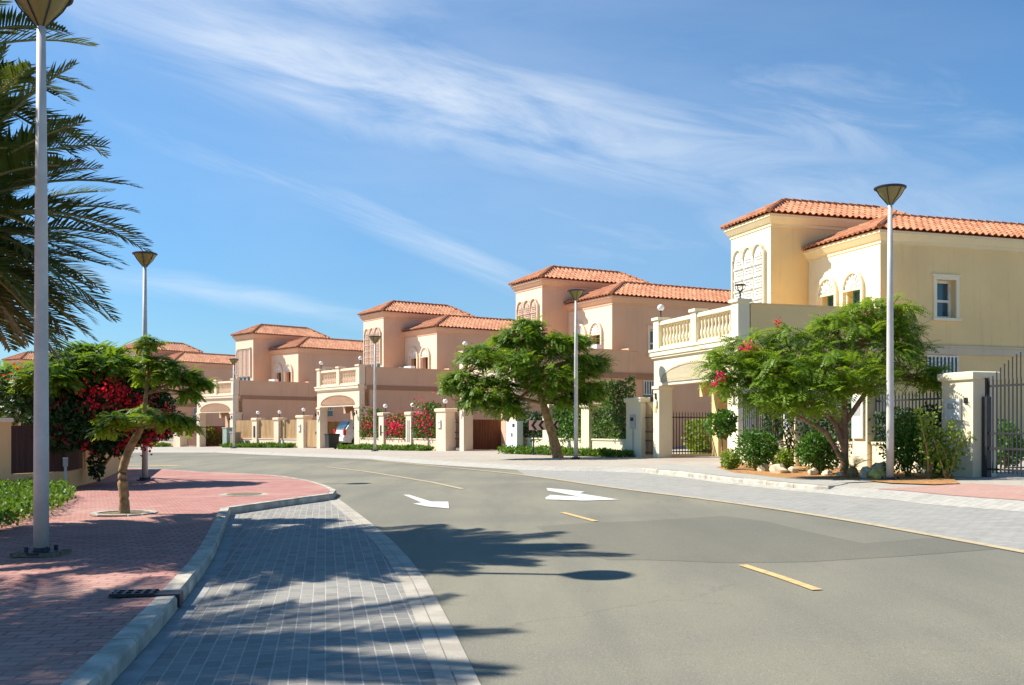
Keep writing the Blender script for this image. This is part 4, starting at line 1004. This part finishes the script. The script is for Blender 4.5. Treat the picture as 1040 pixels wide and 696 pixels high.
def rock(label,u,vb,y,s,mat,seed):
    random.seed(seed); m=MB(); n=10; k=7; vs=[]
    for i in range(k):
        a=pi*i/(k-1)
        for j in range(n):
            b=2*pi*j/n; d=Vector((sin(a)*cos(b),sin(a)*sin(b),cos(a))); r=1+.45*noise.noise(d*1.6+Vector((seed,0,0)))+.12*noise.noise(d*4+Vector((0,seed,0)))
            vs.append((d.x*r*s[0],d.y*r*s[1],d.z*r*s[2]))
    fs=[(i*n+j,(i+1)*n+j,(i+1)*n+(j+1)%n,i*n+(j+1)%n) for i in range(k-1) for j in range(n)]
    m.add(vs,fs); b=pt(u,vb,y); b.z=gz(b.x,b.y)+s[2]*.55; o=m.build('rock',mat,None,b); o.rotation_euler=(0,0,seed); return tag(o,label,'rock','garden edging rocks')
rock('pale boulder at the foot of the left round shrub',776,480,24.3,(.22,.14,.12),M['rock'],1)
rock('largest whitish boulder, between the two round shrubs',790,483,23.4,(.27,.17,.15),M['rock'],2)
rock('small round stone right of the whitish boulder',806,483,23.3,(.14,.11,.10),M['rock'],3)
rock('small pale stone under the right round shrub',826,485,22.3,(.15,.10,.10),M['rock'],4)
rock('whitish stone just left of the cycad',840,486,22.0,(.13,.10,.08),M['rock'],5)
rock('low pale stone in front of the cycad trunk',853,487,21.7,(.11,.09,.06),M['rock'],6)
rock('ochre boulder left of the lamp base',880,487,21.0,(.17,.13,.14),M['rock'],7)
rock('yellow green boulder touching the lamp base',891,489,20.6,(.19,.15,.13),M['ochre'],8)
rock('tall tan boulder behind the ochre boulders',893,482,21.6,(.2,.16,.2),M['rock'],9)
random.seed(77)
# red cabinet, utility cabinet, chevron sign, bins, posts, car
p=HG(1,4.85,.3); t=thing('hose_box','red box standing at the foot of the yellow villa carport column','box',p+Vector((0,0,0)),HP[1][2]-pi/2)
MB().box(-.12,.12,-.1,.1,.4,.95).build('cabinet',M['redp'],t,bevel=.01); MB().box(-.09,.09,-.105,-.101,.55,.88).build('door',M['redp'],t); MB().box(-.02,.02,-.02,.02,0,.35).build('leg',M['iron'],t)
p=HG(2,6.15,-.35); t=thing('utility_cabinet','white double utility cabinet beside the tree shaded carport','cabinet',p,HP[2][2]-pi/2)
MB().box(-.5,.5,-.15,.15,.1,1.35).build('cabinet',M['boxw'],t,bevel=.01); MB().box(-.52,.52,-.17,.17,0,.1).build('plinth',M['concrete'],t); MB().box(-.006,.006,-.153,-.151,.15,1.3).box(.05,.1,-.17,-.151,.7,.85).box(.1,.3,-.154,-.151,1.1,1.25).build('door_seam',M['iron'],t)
b=gs(553,463); b=Vector((b.x,b.y+1.0,0)); b.z=gz(b.x,b.y); 
t=thing('chevron_sign','pink and black chevron board on short posts in the hedge behind the trunk','road sign',b,R(8))
MB().box(-.58,.58,-.02,.0,.98,1.36).build('sign_board',M['pinkish'],t)
m=MB()
for k in range(4):
    x=-.5+k*.29
    m.prism([(x,-.028,1.17),(x+.13,-.028,1.35),(x+.24,-.028,1.35),(x+.11,-.028,1.17),(x+.24,-.028,.99),(x+.13,-.028,.99)],(0,.006,0))
m.build('chevrons',M['black'],t)
for x in (-.4,.4): MB().box(x-.025,x+.025,0.001,.05,0,1.3).build('post',M['iron'],t)
for k,(s,mat,lab,wd,hh) in enumerate(((5.9,M['bing'],'pale green utility cabinet by the farthest street lamp',.6,1.3),(6.95,M['woodgrey'],'brownish utility cabinet, nearer the tan fence panels',.6,1.0))):
    p=HG(4,s,-.6); t=thing('utility_cabinet',lab,'cabinet',p,HP[4][2]-pi/2,'green cabinets by the far fence'); MB().box(-wd/2,wd/2,-.25,.25,.08,hh).build('cabinet',mat,t,bevel=.02); MB().box(-wd/2-.03,wd/2+.03,-.28,.28,hh,hh+.06).build('lid',M['boxg'],t); MB().box(-wd/2-.02,wd/2+.02,-.27,.27,0,.08).build('plinth',M['concrete'],t)
def bin_(i,s,w,lab):
    p=HG(i,s,w); t=thing('wheelie_bin',lab,'bin',p,HP[i][2]-pi/2)
    m=MB(); m.add([(-.24,-.3,.08),(.24,-.3,.08),(.24,.3,.08),(-.24,.3,.08),(-.28,-.34,.82),(.28,-.34,.82),(.28,.34,.82),(-.28,.34,.82)],[(0,3,2,1),(4,5,6,7),(0,1,5,4),(1,2,6,5),(2,3,7,6),(3,0,4,7)]); m.build('body',M['black'],t,bevel=.02)
    m=MB().box(-.3,.3,-.37,.37,.82,.88).box(-.26,.26,.37,.43,.78,.82); m.build('lid',M['black'],t,bevel=.015)
    for x in (-.27,.27):
        w_=MB(); n=14; w_.prism([(x-.03,.34+.1*cos(2*pi*k/n),.1+.1*sin(2*pi*k/n)) for k in range(n)],(.06,0,0)); w_.build('wheel',M['tyre'],t)
bin_(3,3.7,-.75,'black wheelie bin standing at the tail of the white car')
# car (rear towards the street)
def car(i,s,w,lab,rot=0):
    p=HG(i,s,w); t=thing('parked_car',lab,'car',p,HP[i][2]-pi/2+rot)
    # side profile (y along length from rear 0 to front), extruded across
    prof=[(0.05,.45),(0,.75),(.06,1.0),(.12,1.08),(.5,1.62),(.9,1.70),(2.3,1.68),(3.1,1.15),(4.1,1.0),(4.35,.75),(4.35,.4),(3.95,.32),(.4,.32)]
    m=MB(); hw=.88
    def sec(x,k): return [(x,y,.32+(z-.32)) for y,z in prof]
    xs=[(-hw,.0),(-hw*.97,1)]
    V=[]; n=len(prof)
    for x,inset in ((-.72,.05),(-.88,0),(.88,0),(.72,.05)):
        pass
    def ringx(x,tumble):
        out=[]
        for y,z in prof:
            xx=x*(1-.18*max(0,(z-1.08)/.62)) ; out.append((xx,y,z))
        return out
    secs=[ringx(-.82,0),ringx(-.88,0),ringx(.88,0),ringx(.82,0)]
    for j in (0,3):
        cy=2.2; cz=.95; secs[j]=[(x,cy+(y-cy)*.985,cz+(z-cz)*.97) for x,y,z in secs[j]]
    vs=[q for s_ in secs for q in s_]; fs=[]
    for j in range(3):
        for k in range(n): k2=(k+1)%n; fs.append((j*n+k,(j+1)*n+k,(j+1)*n+k2,j*n+k2))
    m.add(vs,fs)
    tt=tessellate_polygon([[Vector((0,a,b)) for a,b in prof]])
    m.add(secs[0],[tuple(q) for q in tt]); m.add(secs[3],[tuple(reversed(q)) for q in tt])
    m.build('body',M['carw'],t,bevel=.03)
    MB().add([(-.68,.115,1.10),(.68,.115,1.10),(.6,.45,1.58),(-.6,.45,1.58)],[(0,1,2,3)]).v
    wn=MB()
    wn.prism([(-.70,.10,1.12),(.70,.10,1.12),(.62,.44,1.58),(-.62,.44,1.58)],(0,-.03,.02)); wn.build('rear_window',M['glass'],t)
    for sx in (-1,1):
        q=MB(); q.prism([(sx*.875,.55,1.12),(sx*.875,2.75,1.12),(sx*.77,2.2,1.58),(sx*.77,.75,1.58)],(sx*.02,0,0)); q.build('side_window',M['glass'],t)
        q=MB().box(sx*.80-.1,sx*.80+.1,-.02,.12,.78,1.12); q.build('tail_light',M['redp'],t,bevel=.02)
        for yy in (.8,3.5):
            w_=MB(); nn=20; w_.prism([(sx*.9,yy+.33*cos(2*pi*k/nn),.33+.33*sin(2*pi*k/nn)) for k in range(nn)],(-sx*.2,0,0)); wo=w_.build('wheel',M['tyre'],t)
            w2=MB(); w2.prism([(sx*.91,yy+.2*cos(2*pi*k/nn),.33+.2*sin(2*pi*k/nn)) for k in range(nn)],(-sx*.02,0,0)); w2.build('rim',M['steel'],wo)
    MB().box(-.85,.85,-.05,.1,.42,.66).build('bumper',M['carw'],t,bevel=.03); MB().box(-.25,.25,-.055,-.045,.72,.84).build('number_plate',M['boxw'],t)
    return t
car(3,2.0,.5,'white hatchback parked tail out under the third villa balcony',R(-6))
# marker post, manhole, drain, small planks
b=gs(66.5,497); t=thing('marker_post','thin grey marker post with a small box before the ochre wall','post',b); MB().box(-.022,.022,-.022,.022,0,.5).build('post',M['steel'],t); MB().box(-.045,.045,-.035,.035,.5,.68).build('box',M['boxg'],t,bevel=.006); MB().box(-.045,.045,-.04,.04,.68,.70).build('cap',M['boxw'],t)
b=gs(248,502.3); m=MB().lathe([(0,.006),(.33,.006),(.33,.012),(0,.012)],n=28,cap=False)
t=thing('manhole','round manhole with a pale surround in the red footway','manhole',b); MB().lathe([(0,.006),(.46,.006),(.46,-.01)],n=28,cap=False).build('surround',M['concrete'],t); m=MB().lathe([(.0,.014),(.33,.014),(.34,.006)],n=28,cap=False); m.build('cover',M['soilgrey'],t)
# gully on kerb
k0=gr(186,613); k1=gr(172,630); dk=(k1-k0); dk.z=0; dk.normalize(); nk=Vector((dk.y,-dk.x,0)); 
if nk.x>0: nk=-nk
c0=gr(182,618); c0.z=gz(c0.x,c0.y)
t=thing('drain_inlet','dark cast iron drain grate let into the kerb and red bricks','drain',c0)
ax=(dk,nk,Vector((0,0,1)))
o=MB(); o.obox(nk*.07+Vector((0,0,-.045)),ax,(.10,.088,.052)); o.build('kerb_inlet',M['castiron'],t)
o=MB(); o.obox(nk*.33+Vector((0,0,.004)),ax,(.12,.17,.004)); g=o.build('frame',M['castiron'],t)
o=MB()
for k in range(5): o.obox(nk*(.2+k*.066)+Vector((0,0,.014)),ax,(.10,.012,.006))
for k in (-.1,0,.1): o.obox(nk*.33+dk*k+Vector((0,0,.014)),ax,(.008,.165,.0065))
o.build('grate_bars',M['castiron'],t)

# ---------------------------------------------------------------- sky, sun, camera
SUN_EL=R(45); to_sun=Vector((-.974,.226,0)).normalized()
w=bpy.data.worlds.new('World'); sc.world=w; w.use_nodes=True; nt=w.node_tree; nt.nodes.clear()
out=nt.nodes.new('ShaderNodeOutputWorld'); bg=nt.nodes.new('ShaderNodeBackground'); nt.links.new(bg.outputs[0],out.inputs[0])
sky=nt.nodes.new('ShaderNodeTexSky'); sky.sky_type='NISHITA'; sky.sun_disc=False; sky.sun_elevation=SUN_EL; sky.sun_rotation=math.atan2(to_sun.x,to_sun.y)
sky.air_density=1.0; sky.dust_density=.3; sky.ozone_density=3.0; sky.altitude=0
tc=nt.nodes.new('ShaderNodeTexCoord'); sep=nt.nodes.new('ShaderNodeSeparateXYZ'); nt.links.new(tc.outputs['Generated'],sep.inputs[0])
def mth(op,a,b=None,c=None):
    n=nt.nodes.new('ShaderNodeMath'); n.operation=op
    for i,x in enumerate((a,b,c)):
        if x is None: continue
        if isinstance(x,(int,float)): n.inputs[i].default_value=x
        else: nt.links.new(x,n.inputs[i])
    return n.outputs[0]
az=mth('ARCTAN2',sep.outputs[0],sep.outputs[1]); el=mth('ARCSINE',sep.outputs[2])
def comb(x,y,z=0):
    c=nt.nodes.new('ShaderNodeCombineXYZ')
    for i,q in enumerate((x,y,z)):
        if isinstance(q,(int,float)): c.inputs[i].default_value=q
        else: nt.links.new(q,c.inputs[i])
    return c.outputs[0]
def bandm(slope,centre,width,sx,sy,seed,lo=.35,hi=.7,amt=1.0,azc=None,azw=None,detail=7):
    k=mth('ADD',el,mth('MULTIPLY',az,slope))
    nz=noise_tex(nt,1.0,detail,comb(mth('MULTIPLY',az,sx),mth('MULTIPLY',k,sy),seed),.62,.7)
    wob=noise_tex(nt,1.0,3,comb(mth('MULTIPLY',az,3.0),seed*2.0,seed),.5)
    d=mth('DIVIDE',mth('SUBTRACT',mth('ADD',k,mth('MULTIPLY',mth('SUBTRACT',wob,.5),.06)),centre),width)
    g=mth('POWER',2.718,mth('MULTIPLY',mth('MULTIPLY',d,d),-1.0))
    r=mth('MULTIPLY',g,ramp(nt,nz,lo,hi,.12,amt))
    if azc is not None:
        e=mth('DIVIDE',mth('SUBTRACT',az,azc),azw); r=mth('MULTIPLY',r,mth('POWER',2.718,mth('MULTIPLY',mth('MULTIPLY',e,e),-1.0)))
    return r
cl=bandm(.20,.300,.050,4,20,1.0,.22,.75,.80,-.06,.42)
for args in ((.15,.30,.20,2.0,5,9.1,.3,.85,.26,-.1,.6),(.3,.30,.07,5,14,12.1,.3,.75,.45,.30,.25),(.32,.155,.018,4,26,2.2,.25,.75,.50,-.12,.24),(.08,.098,.012,6,50,3.3,.3,.7,.40,-.26,.16),(.15,.36,.10,4,10,4.4,.25,.75,.70,-.30,.24),(.25,.36,.06,8,26,5.1,.4,.75,.35,.28,.22),(.1,.24,.05,4,22,6.7,.4,.75,.28,.42,.2),(.2,.21,.07,5,30,7.7,.45,.8,.28,.1,.4)):
    cl=mth('MAXIMUM',cl,bandm(*args))
cl=mth('MINIMUM',cl,.85)
tint=mixc(nt,1.0,sky.outputs[0],mixc(nt,ramp(nt,el,.02,.30),(.50,.72,.88),(.42,.80,1.02)),'MULTIPLY')
col=mixc(nt,cl,tint,(6.6,7.0,7.4))
nt.links.new(col,bg.inputs[0]); bg.inputs[1].default_value=.085
sun=bpy.data.lights.new('sun','SUN'); sun.energy=4.8; sun.angle=R(.5); sun.color=(1,.945,.85); so=bpy.data.objects.new('sun',sun); COL.objects.link(so)
sd=Vector((to_sun.x*cos(SUN_EL),to_sun.y*cos(SUN_EL),sin(SUN_EL))); so.rotation_euler=sd.to_track_quat('Z','Y').to_euler()
cam=bpy.data.cameras.new('camera'); co=bpy.data.objects.new('camera',cam); COL.objects.link(co); sc.camera=co
co.location=(0,0,CZ); co.rotation_euler=(R(90),0,0); cam.sensor_width=36; cam.lens=36*F/1040; cam.shift_y=(HOR-348)/1040; cam.clip_end=2000; cam.clip_start=.05
sc.view_settings.view_transform='Standard'; sc.view_settings.look='None'; sc.view_settings.gamma=1; sc.view_settings.exposure=.8
sc.render.resolution_x=1024; sc.render.resolution_y=685
for o in COL.objects:
    if o.parent: pass
